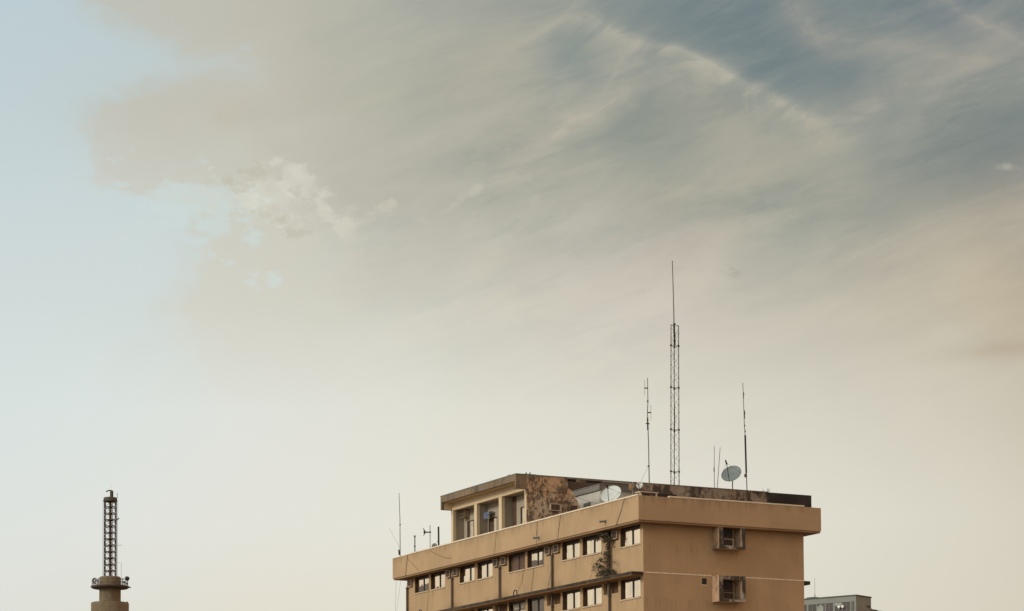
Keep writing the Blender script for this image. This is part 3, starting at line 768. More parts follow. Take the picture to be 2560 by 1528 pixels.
# recess behind and roof underside, with the shade there put into a dark colour
rc = MB(); rc.box(1.1, 11.1, 20.9, 21.1, 21.65, 27.0); rc.box(3.0, 5.7, PY0+0.22, PY0+0.9, PZ-0.12, PZ-0.045); obj('recess_wall', rc, M['roof_shade'], block)
# orange scrap of plaster on the recess
op = MB(); op.box(3.65, 4.35, PY0-0.02, PY0+0.05, 26.02, 26.15); op.box(7.6, 9.6, PY0-0.02, PY0+0.04, 25.72, 26.16); obj('plaster_patch', op, M['stain'], block)
# white stair house under the roof
wb = MB(); wb.box(5.99, 11.0, 16.95, 20.89, 21.65, 25.92); sth = obj('stair_house', wb, M['white'], block)
fb = MB(); fb.box(5.88, 11.1, 16.84, 17.05, 25.76, 26.14); fb.box(5.88, 6.1, 17.05, 20.88, 25.76, 26.14); obj('stair_house_fascia', fb, M['greyband'], sth)
fb = MB(); fb.box(5.85, 11.1, 16.80, 16.83, 26.12, 26.17); fb.box(5.85, 5.87, 16.83, 20.88, 26.12, 26.17); obj('gutter', fb, M['greyband'], sth)
wv = MB(); wv.box(5.94, 5.988, 18.32, 19.35, 24.60, 25.12)
vw_ = obj('louvre_window', wv, M['greyband'], sth)
ls = MB()
for k in range(5): ls.box(5.92, 5.939, 18.36, 19.31, 24.64+k*0.10, 24.68+k*0.10)
obj('louvre', ls, M['sheet'], vw_)

# ------------------------------------------------------------------ upstand wall behind the front parapet
uy = 0.2
um = MB(); um.box(-0.50, 8.82, uy, uy+0.2, 21.65, 23.67); up = obj('roof_upstand', um, M['upstand'], block)
ub = MB(); ub.box(8.821, 12.05, uy-0.012, uy+0.2, 21.66, 23.67); obj('bitumen_wall', ub, M['bitumen'], up)
uc = MB(); uc.box(-0.52, 8.85, uy-0.03, uy+0.22, 23.671, 23.71); obj('sheet_cap', uc, M['sheet'], up)
ud = MB(); ud.box(1.05, 2.35, uy-0.10, uy-0.01, 22.93, 23.10); obj('dark_gutter', ud, M['black'], up)
# flat slab bracket behind the near corner
bk = MB(); bk.box(-0.50, 0.78, -0.55, 0.10, 23.00, 23.05); bk.box(-0.45, -0.35, -0.5, -0.4, 21.65, 23.0); bk.box(0.62, 0.72, -0.5, -0.4, 21.65, 23.0)
obj('roof_shelf', bk, M['acrim'], block)

wd = thing('weed_tuft', (8.85, 0.3, 23.70), 'tiny tuft of weeds on the upstand wall where it turns black', 'plant')
m = MB()
for k in range(9):
    a = random.uniform(-.22, .22); m.tube([(8.85+a, 0.3, 23.69), (8.85+a*1.5, 0.3, 23.78), (8.85+a*1.9+random.uniform(-.04,.04), 0.3, 23.80+random.uniform(.04,.20))], 0.011, 4, 0.004)
obj('blade', m, M['cable'], wd)
m = MB(); m.tube([(0.02, 16.0, PZ+0.02), (0.02, 16.0, PZ+0.13)], 0.05, 8); m.tube([(0.30, 16.0, PZ+0.02), (0.30, 16.0, PZ+0.16)], 0.04, 8); m.box(-0.1, 0.75, 15.95, 16.05, PZ+0.02, PZ+0.05)
obj('roof_vent', m, M['black'], block)
# ------------------------------------------------------------------ satellite dishes
def dish(c, n, rad, depth, mat, label, pole, focal=0.75, lnb='black', rimm='steel', pole_mat='steel', arms=True, group='satellite dishes on the roof'):
    c = Vector(c); n = Vector(n).normalized(); base = Vector(pole[0])
    o = thing('satellite_dish', base, label, 'satellite dish', group)
    m = MB(); K = 8; prof = []
    for i in range(K+1):
        r = rad*i/K; prof.append((max(r, 0.001), depth*(r/rad)**2 - depth))
    m.lathe(c, prof, 40, n); m.lathe(c, [(r, h-0.02) for r, h in reversed(prof)], 40, n)
    obj('reflector', m, mat, o)
    rm = MB(); ax = n.orthogonal().normalized(); ay = n.cross(ax)
    pts = [c + (ax*math.cos(2*math.pi*i/40)+ay*math.sin(2*math.pi*i/40))*rad for i in range(41)]
    rm.tube(pts, 0.014, 5, cap=False); obj('rim', rm, M['dish'] if mat == M['dish'] else M[rimm], o)
    dn = (Vector((0,0,-1)) - n*Vector((0,0,-1)).dot(n)).normalized(); foc = c + n*focal
    am = MB(); am.tube([c + dn*rad*0.99, foc - n*0.03], 0.020, 6)
    if arms:
        sd = dn.cross(n); am.tube([c + sd*rad*0.98*(-1) , foc], 0.007, 5)
        am.tube([c + sd*rad*0.98, foc], 0.007, 5)
    obj('feed_arm', am, M['black'], o)
    lm = MB(); lm.tube([foc - n*0.10, foc + n*0.06, foc + n*0.20 - dn*0.06], 0.05, 8, 0.042); obj('receiver', lm, M[lnb], o)
    pm = MB(); pm.tube([base, pole[1], c - n*(depth+0.02)], pole[2], 8); obj('pole', pm, M[pole_mat], o)
    return o
NV = (-0.6516, -0.5221, 0.5503)
dish((0.30, 4.65, 23.59), NV, 0.66, 0.13, M['dish'], 'white satellite dish behind the parapet near the front corner', ((0.62, 4.95, 21.65), (0.62, 4.95, 23.2), 0.04), 0.62)
dish((5.80, -0.62, 24.53), NV, 0.625, 0.12, M['dishgrey'], 'dark grey satellite dish on a rusty pole above the front parapet', ((5.88, -0.62, 22.80), (5.88, -0.62, 24.15), 0.033), 0.98, rimm='steel', pole_mat='rust')
dish((-0.20, 0.02, 23.50), (-0.75, -0.65, 0.15), 0.20, 0.05, M['dish'], 'small pale dish on a bracket at the near roof corner', ((0.05, 0.06, 23.05), (0.05, 0.06, 23.35), 0.02), 0.20, lnb='acrim', arms=False)
dish((-0.32, 30.12, 23.02), (-0.7, -0.6, 0.3), 0.20, 0.05, M['dishgrey'], 'tiny grey dish peeping over the parapet by the far antennas', ((-0.2, 30.2, 21.65), (-0.2, 30.2, 22.9), 0.02), 0.06, lnb='acrim', arms=False)

# ------------------------------------------------------------------ antennas
def pole(mb, a, b, r, n=6, r2=None): mb.tube([a, b], r, n, r2)
AG = 'antennas on the roof of the tan block'
# far left whip
o = thing('whip_antenna', (-0.30, 36.3, 22.80), 'tallest thin whip antenna at the far left end of the parapet', 'antenna', AG)
m = MB(); m.tube([(-0.30, 36.3, 22.80), (-0.30, 36.32, 25.6), (-0.31, 36.45, 27.62)], 0.032, 6, 0.020); obj('whip', m, M['steel'], o)
m = MB(); m.tube([(-0.36, 36.3, 23.02), (-0.42, 36.28, 23.42)], 0.06, 6, 0.045); m.tube([(-0.30, 36.3, 25.20), (-0.30, 36.3, 25.30)], 0.045, 6); obj('clamp', m, M['black'], o)
m = MB(); m.tube([(-0.30, 36.3, 23.5), (-0.9, 36.9, 25.0)], 0.007, 4); obj('guy_wire', m, M['steel'], o)
o = thing('whip_antenna', (-0.30, 33.64, 21.65), 'short stub antenna second from the left end of the parapet', 'antenna', AG)
m = MB(); m.tube([(-0.30, 33.64, 21.65), (-0.30, 33.62, 24.13)], 0.045, 6, 0.04); obj('whip', m, M['steel'], o)
m = MB(); m.tube([(-0.30, 33.63, 24.03), (-0.30, 33.62, 24.16)], 0.06, 6); m.tube([(-0.30, 33.63, 23.33), (-0.30, 33.63, 23.42)], 0.06, 6); obj('clamp', m, M['black'], o)
o = thing('beam_antenna', (-0.30, 30.9, 21.65), 'thin pole carrying a small black winged beam antenna', 'antenna', AG)
m = MB(); m.tube([(-0.30, 30.9, 21.65), (-0.30, 30.92, 24.60)], 0.024, 6); obj('pole', m, M['steel'], o)
m = MB(); b0 = Vector((-0.30, 30.92, 24.08))
m.tube([b0 + Vector((0.08, 0, 0.02)), b0 + Vector((-0.50, 0, -0.02))], 0.045, 6)
m.prism([b0 + Vector((-0.30, 0, 0.0)), b0 + Vector((-0.52, 0, 0.30)), b0 + Vector((-0.42, 0, -0.02)), b0 + Vector((-0.50, 0, -0.30))], (0, 0.05, 0))
obj('beam', m, M['black'], o)
o = thing('whip_antenna', (-0.30, 29.4, 21.65), 'thick black stub antenna left of the rooftop veranda', 'antenna', AG)
m = MB(); m.tube([(-0.30, 29.4, 21.65), (-0.30, 29.42, 23.0)], 0.05, 8); m.tube([(-0.30, 29.42, 23.0), (-0.30, 29.45, 24.32)], 0.065, 8); obj('whip', m, M['black'], o)
m = MB(); m.tube([(-0.32, 29.42, 23.22), (-0.36, 29.42, 23.32)], 0.075, 8); obj('clamp', m, M['steel'], o)

# pole with side arms at the near corner
y = -0.10
o = thing('pole_antenna', (0.40, y, 23.05), 'slender pole antenna with two short side arms above the near corner', 'antenna', AG)
m = MB(); m.tube([(0.40, y, 23.05), (0.37, y, 26.0), (0.31, y, 28.0), (0.35, y, 28.6), (0.34, y, 30.10)], 0.034, 6, 0.022); obj('pole', m, M['steel'], o)
m = MB(); m.tube([(0.33, y, 26.90), (0.32, y, 27.64)], 0.048, 8); m.tube([(0.31, y, 24.66), (0.40, y, 24.74)], 0.04, 6); m.tube([(0.20, y, 27.28), (0.45, y, 27.28)], 0.032, 6)
m.tube([(0.34, y, 28.6), (0.34, y, 28.72)], 0.045, 6); obj('clamp', m, M['black'], o)
m = MB(); m.tube([(0.35, y, 29.47), (0.12, y, 29.46)], 0.035, 6); m.tube([(0.33, y, 27.96), (0.56, y, 27.98)], 0.035, 6); obj('side_arm', m, M['black'], o)
m = MB(); m.tube([(0.13, y, 29.0), (0.13, y, 29.95)], 0.010, 4); m.tube([(0.55, y, 27.5), (0.55, y, 28.45)], 0.010, 4); obj('dipole', m, M['steel'], o)
m = MB(); m.tube([(0.36, y, 24.7), (-0.40, y, 23.3)], 0.008, 4); obj('guy_wire', m, M['steel'], o)

# lattice mast
my = 2.0; mz0 = 21.65
o = thing('lattice_mast', (3.38, my+0.1, mz0), 'tall triangular lattice mast topped by a long thin whip', 'mast', AG)
LEG = [((3.05, my), (3.16, my)), ((3.63, my), (3.69, my)), ((3.53, my+0.42), (3.62, my+0.42))]
def lp(i, z):
    (a, b) = LEG[i]; t = (z-24.0)/(34.1-24.0); return Vector((a[0]+(b[0]-a[0])*t, a[1]+(b[1]-a[1])*t, z))
for i in range(3):
    m = MB(); m.tube([lp(i, mz0), lp(i, 34.1)], 0.028, 6); obj('leg', m, M['steel'], o)
JZ = [24.84, 27.47, 30.12, 32.78, 34.08]
m = MB()
zl = 22.0; k = 0
while zl < 33.7:
    z2 = zl + 0.44
    for i, j in ((0, 1), (1, 2), (2, 0)):
        a, b = (i, j) if k % 2 else (j, i)
        m.tube([lp(a, zl), lp(b, z2)], 0.0075, 4, cap=False)
    zl = z2; k += 1
obj('bracing', m, M['steel'], o)
m = MB()
for z in JZ:
    for i, j in ((0, 1), (1, 2), (2, 0)): m.tube([lp(i, z), lp(j, z)], 0.012, 4, cap=False)
obj('cross_bar', m, M['steel'], o)
m = MB()
for z in JZ[:-1] + [23.9]:
    for i in range(3): m.tube([lp(i, z-0.055), lp(i, z+0.055)], 0.060, 8)
rnd = random.Random(3)
for i in range(3):
    z = 24.2
    while z < 33.6:
        m.tube([lp(i, z), lp(i, z+0.05)], 0.036, 6); z += rnd.uniform(0.35, 0.8)
obj('joint_collar', m, M['black'], o)
m = MB(); m.tube([(3.36, my-0.02, 34.1), (3.33, my-0.02, 36.2), (3.28, my-0.02, 38.20)], 0.036, 8, 0.026); obj('whip', m, M['steel'], o)
m = MB(); m.tube([(3.40, my-0.02, 32.80), (3.36, my-0.02, 34.14)], 0.058, 8)
for z in (33.0, 33.35, 34.1): m.tube([(3.39, my-0.02, z), (3.39, my-0.02, z+0.09)], 0.078, 8)
obj('whip_base', m, M['black'], o)
m = MB(); m.tube([lp(2, 22.0)+Vector((0.03,0,0))] + [lp(2, 22.5+q*0.8)+Vector((random.uniform(-.03,.05),0,0)) for q in range(14)], 0.015, 5); obj('feeder_cable', m, M['cable'], o)

# leaning right-hand antenna
o = thing('pole_antenna', (8.50, 2.0, 21.65), 'leaning antenna with a thick black lower sleeve, beside the dark grey dish', 'antenna', AG)
m = MB(); m.tube([(8.52, 2, 21.65), (8.47, 2, 24.0), (8.40, 2, 26.5), (8.37, 2, 27.6), (8.33, 2, 28.2), (8.30, 2, 29.2), (8.25, 2, 30.86)], 0.034, 6, 0.020); obj('pole', m, M['steel'], o)
m = MB(); m.tube([(8.43, 2, 25.09), (8.38, 2, 27.49)], 0.058, 8); obj('sleeve', m, M['black'], o)
m = MB(); m.obox((8.36, 1.96, 24.92), Vector((1,0,0)), Vector((0,1,0)), Vector((0,0,1)), 0.07, 0.05, 0.11); obj('junction_box', m, M['rust'], o)
m = MB()
for z, x, h in ((30.1, 8.30, .25), (28.9, 8.36, .35), (27.75, 8.38, .12), (28.1, 8.345, .1)):
    m.tube([(x, 2, z-h), (x, 2, z+h*0.6)], 0.02, 6); m.tube([(x, 2, z-0.04), (x, 2, z+0.04)], 0.045, 6)
obj('clamp', m, M['black'], o)
o = thing('whip_antenna', (6.13, 2.0, 21.65), 'thin upright whip, left of the pair beside the grey dish', 'antenna', AG)
m = MB(); m.tube([(6.14, 2, 21.65), (6.13, 2, 24.01), (6.13, 2, 25.3), (6.15, 2, 26.63)], 0.024, 6, 0.016); obj('whip', m, M['steel'], o)
m = MB(); m.tube([(6.12, 2, 25.0), (6.12, 2, 25.3)], 0.034, 6); obj('clamp', m, M['black'], o)
o = thing('whip_antenna', (6.30, 2.0, 21.65), 'thin leaning whip, right of the pair beside the grey dish', 'antenna', AG)
m = MB(); m.tube([(6.12, 2, 21.65), (6.33, 2, 24.03), (6.57, 2, 26.58)], 0.024, 6, 0.018); obj('whip', m, M['steel'], o)

# ------------------------------------------------------------------ cables
def cable(pts, label, r=0.011, sag=0.0, sub=10):
    q = []
    for a, b in zip(pts, pts[1:]):
        a, b = Vector(a), Vector(b)
        for k in range(sub): 
            t = k/sub; q.append(a.lerp(b, t) - Vector((0,0,1))*sag*4*t*(1-t))
    q.append(Vector(pts[-1])); m = MB(); m.tube(q, r, 5)
    return obj('cable', m, M['cable'], None, label, 'cable', 'cables hanging down the long wall')
X0 = -OX-0.018
cable([(X0, 33.85, 22.79), (X0, 33.95, 22.3), (X0, 34.21, 21.30), (-0.1, 34.6, 21.14)], 'thin cable dropping from the parapet top at the far left window', 0.016)
cable([(X0, 33.85, 22.47), (X0, 32.8, 21.95), (X0, 31.83, 21.41)], 'thin cable slanting across the parapet above the first window', 0.010)
cable([(X0, 29.82, 22.64), (X0, 27.55, 21.95), (X0, 26.2, 21.75)], 'thin sagging cable on the parapet left of the veranda', 0.011, 0.04)
cable([(X0, 9.42, 22.80), (X0, 9.6, 22.2), (X0, 9.89, 21.30)], 'cable down the parapet above the seventh window', 0.012)
cable([(X0, 0.84, 22.83), (X0, 1.3, 22.1), (X0, 1.95, 21.29)], 'dark cable running down the parapet nearest the front corner', 0.014)
cable([(X0, 18.93, 22.80), (X0, 19.25, 21.29)], 'cable down the parapet above the louvred window', 0.009)
cable([(X0, 12.75, 22.80), (X0, 12.82, 21.8)], 'short faint cable above the left water spout', 0.009)
cable([(-0.06, 16.35, 19.95), (-0.03, 16.60, 19.3), (-0.50, 16.2, 18.55)], 'taut wire from a window sill down to the ledge hoop', 0.012)
cable([(-0.03, 14.84, 19.95), (-0.03, 15.28, 18.30)], 'wire below the sixth window', 0.011)
cable([(-0.10, 12.1, 19.67), (-0.03, 12.94, 18.30)], 'wire slanting left from the tall drainpipe', 0.012)
cable([(-0.06, 31.77, 20.04), (-0.03, 32.14, 18.5)], 'faint wire between the first two windows', 0.008)
cable([(0.35, 4.75, 22.9), (0.2, 9.0, 23.9), (1.2, 15.8, 25.9)], 'long wire climbing from the white dish to the penthouse roof', 0.011, 0.1)
cable([(-0.76, 35.95, 21.3), (-0.9, 36.2, 14.0)], 'faint wire hanging straight down past the left end of the building', 0.008, 0, 4)
cable([(-0.2, 36.4, 21.3), (-0.9, 37.2, 14.0)], 'faint slanting wire beside the left end of the building', 0.007, 0, 4)

# ------------------------------------------------------------------ climbing plant
def leaf_mat():
    m, t, b = mat_new('dusty_leaf'); n = noise_n(pos(), 3.0, 4)
    col = mixc(smooth(n, 0.35, 0.65), C4((0.060,0.055,0.026)), C4((0.115,0.090,0.048)))
    X.put(b.inputs['Base Color'], col); b.inputs['Roughness'].default_value = 0.75
    return m
CL = [(4.44,21.02,0.58,0.16,330,.5),(3.80,20.62,0.32,0.20,120,.4),(5.39,20.82,0.40,0.09,34,.3),(4.05,20.1,0.12,0.35,60,.2),(4.0,19.4,0.13,0.55,80,.2),(4.4,19.80,0.22,0.14,36,.3),
      (4.75,19.45,0.30,0.20,60,.35),(5.05,19.08,0.34,0.20,66,.35),(5.80,19.10,0.30,0.26,26,.3),(5.6,19.35,0.25,0.08,12,.3),(4.68,18.68,0.50,0.20,110,.4),(3.85,18.62,0.52,0.24,260,.4),
      (3.26,19.20,0.12,0.12,10,.3),(3.16,20.12,0.12,0.04,6,.3),(5.33,18.60,0.36,0.14,22,.3),(3.35,18.42,0.42,0.09,90,.4)]
plant = thing('climbing_plant', (-0.35, 4.3, 18.29), 'dusty straggly climbing plant growing up the drainpipe by the last window', 'plant')
rp = random.Random(11)
fm = MB(); sm = MB()
root = Vector((-0.45, 4.1, 18.30))
for cy, cz, ry, rz, cnt, dp in CL:
    tips = []
    for k in range(int(cnt*2.1)):
        while True:
            a, b = rp.gauss(0, .55), rp.gauss(0, .55)
            if a*a+b*b < 1.3: break
        xx = -0.25 + rp.uniform(-.28, .16)*dp*2
        q = Vector((max(-0.72, min(xx, -0.03)), cy + a*ry, min(cz + b*rz, 21.15)))
        s = rp.uniform(.04, .095)
        d = Vector((rp.gauss(0,1), rp.gauss(0,1), rp.gauss(-.3,.8))).normalized(); t = d.orthogonal().normalized()
        t = (t*math.cos(rp.random()*6) + d.cross(t)*math.sin(rp.random()*6)).normalized()
        fm.add([q, q + d*s*.6 + t*s*.45, q + d*s*1.35, q + d*s*.6 - t*s*.45], [(0,1,2,3)])
        if k % 22 == 0: tips.append(q)
    for q in tips:
        b0 = Vector((-0.30, cy*.6+4.0*.4, max(18.31, cz - rz*1.3)))
        mid = b0.lerp(q, .5) + Vector((rp.uniform(-.08,.04), rp.uniform(-.12,.12), rp.uniform(-.05,.1)))
        sm.tube([b0, mid, q], 0.009, 4, 0.004, cap=False)
for k in range(6):
    sm.tube([root + Vector((rp.uniform(-.1,.2), rp.uniform(-.2,.2), 0)), (-0.25, 4.2+rp.uniform(-.2,.3), 19.1), (-0.2, 4.25+rp.uniform(-.25,.35), 20.0), (-0.25, 4.4+rp.uniform(-.3,.5), 20.95)], 0.016, 5, 0.010)
# thin bare runners on the left, curling out over the ledge
for pts in ([(-0.4,4.9,18.31),(-0.35,5.5,18.7),(-0.35,5.95,19.1),(-0.35,5.75,19.35),(-0.35,5.5,19.3)], [(-0.3,4.5,20.4),(-0.3,4.8,19.9),(-0.3,4.9,19.4)], [(-0.3,4.7,20.9),(-0.3,5.3,20.72),(-0.3,5.7,20.85)], [(-0.4,6.4,18.31),(-0.4,6.0,18.6),(-0.4,5.7,18.9)]):
    sm.tube([Vector(q) for q in pts], 0.012, 5, 0.006)
obj('stem', sm, M['rust'], plant); obj('foliage', fm, leaf_mat(), plant)

# ------------------------------------------------------------------ communications tower, far left
TX, TY = 70.684, 344.548
SURVEY = survey_tower
tw = thing('communications_tower', (TX, TY, 0), 'brown concrete communications tower topped by a dark lattice mast and ringed by dishes', 'tower')
c = (TX, TY, 0)
m = MB(); m.lathe(c, [(3.72, 0), (3.72, 48.95), (3.60, 49.12), (2.0, 49.15)], 40); 
for a in (-2.2, -0.3, 2.4): m.tube([(TX+3.4*math.cos(a), TY+3.4*math.sin(a), 49.0), (TX+3.4*math.cos(a), TY+3.4*math.sin(a), 49.4)], 0.12, 6)
obj('shaft', m, M['ceramic'], tw)
m = MB(); m.lathe(c, [(2.12, 49.1), (2.12, 51.75), (2.14, 53.9), (1.9, 54.15), (0.8, 54.25), (0.01, 54.25)], 36); obj('neck', m, M['ceramic'], tw)
m = MB(); m.lathe(c, [(2.13, 51.70), (3.45, 51.85), (3.78, 52.05), (3.80, 52.30), (3.55, 52.32), (2.13, 52.32)], 40)
m.tube([(TX+3.7, TY-1.0, 52.15), (TX+3.95, TY-1.0, 52.15)], 0.12, 6); obj('platform', m, M['towersteel'], tw)
m = MB(); hw = 1.38; zb, zt_ = 54.0, 68.9
rot = Matrix.Rotation(R(-24), 3, 'Z')
def tp(x_, y_, z): q = rot @ Vector((x_, y_, 0)); return Vector((TX+q.x, TY+q.y, z))
cor = [(-hw,-hw),(hw,-hw),(hw,hw),(-hw,hw)]
mids = [(0.0,-hw),(hw,0.0),(0,hw),(-hw,0)]
cs = [(x_*0.78, y_*0.78) for x_, y_ in cor]
for x_, y_ in cs: m.tube([tp(x_, y_, zb), tp(x_, y_, zt_)], 0.10, 5)
obj('lattice_leg', m, M['towersteel'], tw)
m = MB(); m.tube([tp(0, 0, zb), tp(0, 0, zt_)], 0.25, 8)
m.tube([tp(.35, .2, zb), tp(.35, .2, zt_)], 0.08, 5); obj('lattice_core', m, M['towersteel'], tw)
m = MB(); nb_ = 12; st = (zt_-zb)/nb_
for k in range(1, nb_):
    z = zb + k*st
    m.tube([tp(*cs[0], z), tp(*cs[1], z)], 0.095, 5); m.tube([tp(*cs[3], z), tp(*cs[2], z)], 0.085, 5)
    m.tube([tp(*cs[0], z), tp(*cs[3], z)], 0.06, 5); m.tube([tp(*cs[1], z), tp(*cs[2], z)], 0.06, 5)
    m.lathe(tp(0, 0, z-0.12), [(0.24, 0), (0.46+0.12*(k % 3 == 0), 0.12), (0.24, 0.3)], 10)
obj('lattice_ring', m, M['towersteel'], tw)
m = MB()
for k in range(nb_):
    z = zb + k*st
    for i in range(4):
        a, b = cs[i], cs[(i+1) % 4]; q = ((a[0]+b[0])/2, (a[1]+b[1])/2)
        m.tube([tp(*a, z), tp(*q, z+st*0.5), tp(*a, z+st)], 0.028+0.02*((k*7) % 3), 4, cap=False); m.tube([tp(*b, z), tp(*q, z+st*0.5), tp(*b, z+st)], 0.03, 4, cap=False)
for i in range(4):                                   # outer cable trays
    a = cor[i]; m.tube([tp(a[0]*.95, a[1]*.95, zb), tp(a[0]*.95, a[1]*.95, zt_)], 0.030, 4, cap=False)
obj('lattice_brace', m, M['towersteel'], tw)
m = MB(); m.lathe(c, [(1.36, 68.75), (1.40, 68.9), (1.30, 69.55), (0.5, 69.7), (0.01, 69.7)], 24); m.tube([tp(0.25, 0, 69.6), tp(0.25, 0, 70.85)], 0.34, 10)
m.tube([tp(0.45, 0, 70.85), tp(-0.2, 0, 71.0), tp(-0.85, 0, 70.75)], 0.12, 6); m.tube([tp(1.35, 0, 69.5), tp(1.35, 0, 70.5)], 0.05, 5); obj('tower_head', m, M['towersteel'], tw)
m = MB(); m.tube([tp(1.3, -.2, 65.2), tp(1.75, -.2, 65.55)], 0.12, 6); m.tube([tp(1.1, 0, 56.0), tp(1.1, 0, 56.02)], .1, 5)
m.tube([tp(1.1, 0, 60.3), tp(2.3, 0, 60.3)], 0.035, 4); m.tube([tp(1.1, 0, 56.9), tp(2.2, 0, 56.9), tp(2.2, 0, 52.4)], 0.03, 4); obj('bracket', m, M['towersteel'], tw)
m = MB(); NP = 22
for k in range(NP):
    a = 2*math.pi*k/NP; q = (TX+3.5*math.cos(a), TY+3.5*math.sin(a))
    m.tube([(q[0], q[1], 52.3), (q[0], q[1], 53.55)], 0.035, 4)
for z in (52.9, 53.5): m.tube([(TX+3.5*math.cos(2*math.pi*k/32), TY+3.5*math.sin(2*math.pi*k/32), z) for k in range(33)], 0.03, 4, cap=False)
obj('railing', m, M['towersteel'], tw)
rv = Vector((math.cos(YAW+0.156*-1), -math.sin(YAW-0.156), 0))   # sideways as seen from the street
def tq(s, z, f=0.0): 
    fv = Vector((-rv.y, rv.x, 0)); q = rv*s + fv*f; return Vector((TX+q.x, TY+q.y, z))
m = MB(); m.lathe(tq(3.35, 53.75, -1.0), [(0.01, -.28), (0.40, -.26), (0.44, 0), (0.40, .26), (0.01, .28)], 16, rv.cross(Vector((0,0,1)))*-1 + rv*0.6); obj('drum_antenna', m, M['black'], tw)
m = MB()
for s, z, r in ((2.75, 53.0, .22), (3.3, 52.75, .20), (2.45, 53.6, .12)):
    m.lathe(tq(s, z, -1.2), [(0.01, -.12), (r, -.1), (r, .1), (0.01, .12)], 10, (0.2, -1, 0)); m.tube([tq(s, 52.3, -1.2), tq(s, z, -1.2)], 0.06, 5)
for s in (2.4, 2.7, 3.1, 3.5): m.tube([tq(s, 52.3, -.8), tq(s+0.02, 53.9, -.8)], 0.04, 4)
for s, z in ((-2.85, 53.2), (-3.05, 53.35), (-2.65, 53.0)):
    pts = [tq(s+0.32*math.cos(a*math.pi/6), z+0.42*math.sin(a*math.pi/6), -1.0) for a in range(13)]; m.tube(pts, 0.07, 4, cap=False)
for s in (-3.5, -3.2, -2.4, -2.3): m.tube([tq(s, 52.3, -.8), tq(s, 53.7, -.8)], 0.05, 4)
for k in range(8): m.obox(tq(-3.1-0.35*math.sin(k*.5), 52.7+k*0.16, -.9), Vector((1,0,0)), Vector((0,1,0)), Vector((0,0,1)), .09, .09, .04)
obj('aerial_cluster', m, M['towersteel'], tw)
m = MB(); m.tube([tp(0.2, 0, 70.9), tp(0.2, 0, 72.2)], 0.010, 4); obj('lightning_rod', m, M['steel'], tw)

# ------------------------------------------------------------------ far office building, lower right
SURVEY = None
P0 = Vector((189.266, 243.472, 47.249)); K_ = 1.06
az1 = R(-24.0); d1 = Vector((math.sin(az1), math.cos(az1), 0)); d2 = Vector((math.cos(az1), -math.sin(az1), 0)); ez = Vector((0,0,1))
fbg = thing('far_office_building', (P0.x, P0.y, 0), 'distant grey flat roofed building with dark windows, half hidden behind the tan block', 'building')
LA, LB = 14.5, 5.2; ZR = P0.z
def fb_(mb, a0, a1, b0, b1, z0, z1):
    z0 = ZR+(z0-ZR)*K_ if z0 > 1 else z0; z1 = ZR+(z1-ZR)*K_; a0 *= K_; a1 *= K_; b0 *= K_; b1 *= K_
    ctr = Vector((P0.x, P0.y, 0)) + d1*((a0+a1)/2) + d2*((b0+b1)/2) + ez*((z0+z1)/2)
    mb.obox(ctr, d2, d1, ez, (b1-b0)/2, (a1-a0)/2, (z1-z0)/2)
m = MB(); fb_(m, 0.0, LA, 0.0, LB, 0, ZR-0.12); obj('wall', m, M['farwall'], fbg)
m = MB(); fb_(m, -0.12, LA, -0.12, LB+0.1, ZR-0.12, ZR+0.06); fb_(m, 9.0, 10.8, 1.0, 2.5, ZR+0.06, ZR+0.35); obj('roof', m, M['farroof'], fbg)
m = MB(); fb_(m, 0.6, 16, LB+0.02, 6.3, 0, ZR-2.07); fb_(m, 0.8, 16, 6.32, 8.5, 0, ZR-2.12); fb_(m, 1.0, 16, 8.52, 10.7, 0, ZR-2.18); obj('lower_wing', m, M['farwall'], fbg)
m = MB(); fb_(m, 0.5, 8, LB+0.12, 6.4, ZR-2.07, ZR-1.94); fb_(m, 0.7, 8, 6.42, 8.6, ZR-2.12, ZR-1.99); fb_(m, .9, 8, 8.62, 10.8, ZR-2.18, ZR-2.05); obj('wing_roof', m, M['farroof'], fbg)
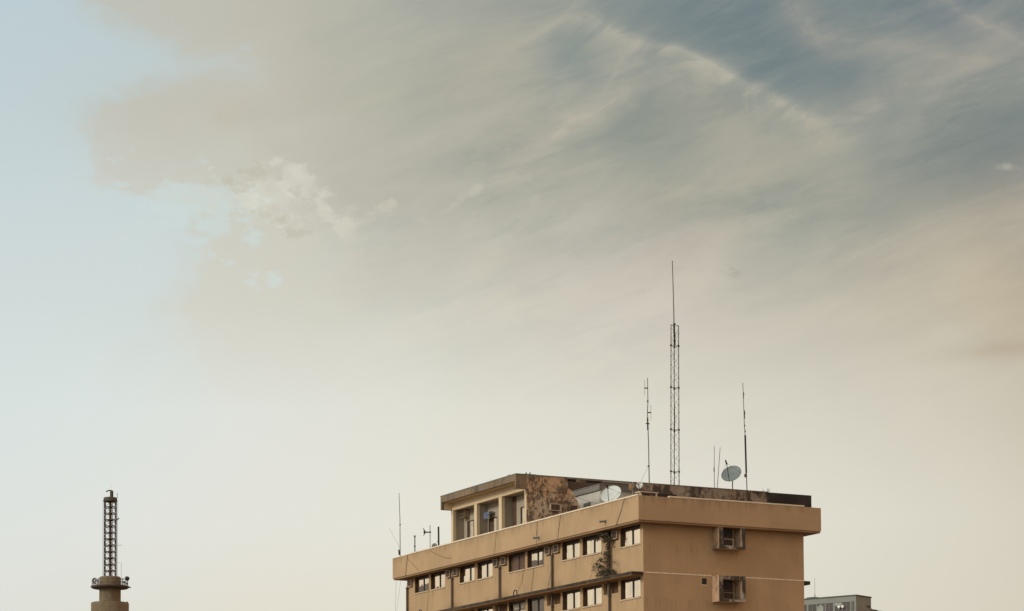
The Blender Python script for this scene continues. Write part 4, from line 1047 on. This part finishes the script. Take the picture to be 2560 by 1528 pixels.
# windows: (start, end) along the long side, seen from the corner
WW = [(0.45, 0.95, 'dark'), (1.25, 2.75, 'dark'), (2.85, 4.35, 'half'), (4.75, 6.20, 'dark'), (6.45, 8.0, 'pale'), (8.2, 9.8, 'dark'), (10.2, 11.9, 'dark'), (12.3, 13.9, 'dark')]
for a0, a1, kd in WW:
    m = MB(); fb_(m, a0, a1, -0.03, 0.03, ZR-2.75, ZR-1.12); w = obj('window', m, M['fardark'], fbg)
    m = MB(); fb_(m, a0-.02, a1+.02, -0.07, -0.031, ZR-1.10, ZR-1.04); fb_(m, (a0+a1)/2-.03, (a0+a1)/2+.03, -0.05, -0.031, ZR-2.7, ZR-1.15); obj('frame', m, M['farwall'], w)
    if kd == 'half': m = MB(); fb_(m, a0+.05, a1-.05, -0.045, -0.032, ZR-1.72, ZR-1.15); obj('pane', m, M['farpale'], w)
    if kd == 'pale': m = MB(); fb_(m, a0+.25, a1-.05, -0.045, -0.032, ZR-2.7, ZR-1.55); fb_(m, a0+.5, a1-.45, -0.045, -0.032, ZR-1.55, ZR-1.3); obj('pane', m, M['farpale'], w)
m = MB(); fb_(m, 0, 14.4, -0.05, -0.001, ZR-2.95, ZR-2.82); obj('sill_band', m, M['farwall'], fbg)
m = MB(); fb_(m, -0.03, 0.0, LB-1.6, LB-0.2, ZR-1.98, ZR-1.58); obj('window', m, M['fardark'], fbg)
for k, a in enumerate((2.55, 3.30)):
    q = Vector((P0.x, P0.y, 0)) + d1*a*K_ - d2*0.35; q.z = ZR-1.95*K_
    m = MB(); m.lathe(q, [(0.01, 0.16), (0.26, 0.13), (0.30, 0.0), (0.26, -0.04), (0.01, -0.05)], 20, -d2 - d1*0.3)
    obj('drum_antenna', m, M['farwhite'], None, ('left' if k else 'right') + ' one of two round white drum antennas on the distant grey building', 'antenna', 'drum antennas on the distant building')
q = Vector((P0.x, P0.y, 0)) + d1*9.8 + d2*1.4
m = MB(); m.tube([(q.x, q.y, ZR+0.3), (q.x, q.y, ZR+4.0)], 0.035, 5); m.tube([(q.x, q.y, ZR+0.3), (q.x, q.y, ZR+1.0)], 0.09, 6)
obj('whip_antenna', m, M['farwall'], None, 'faint thin antenna on the roof of the distant grey building', 'antenna')
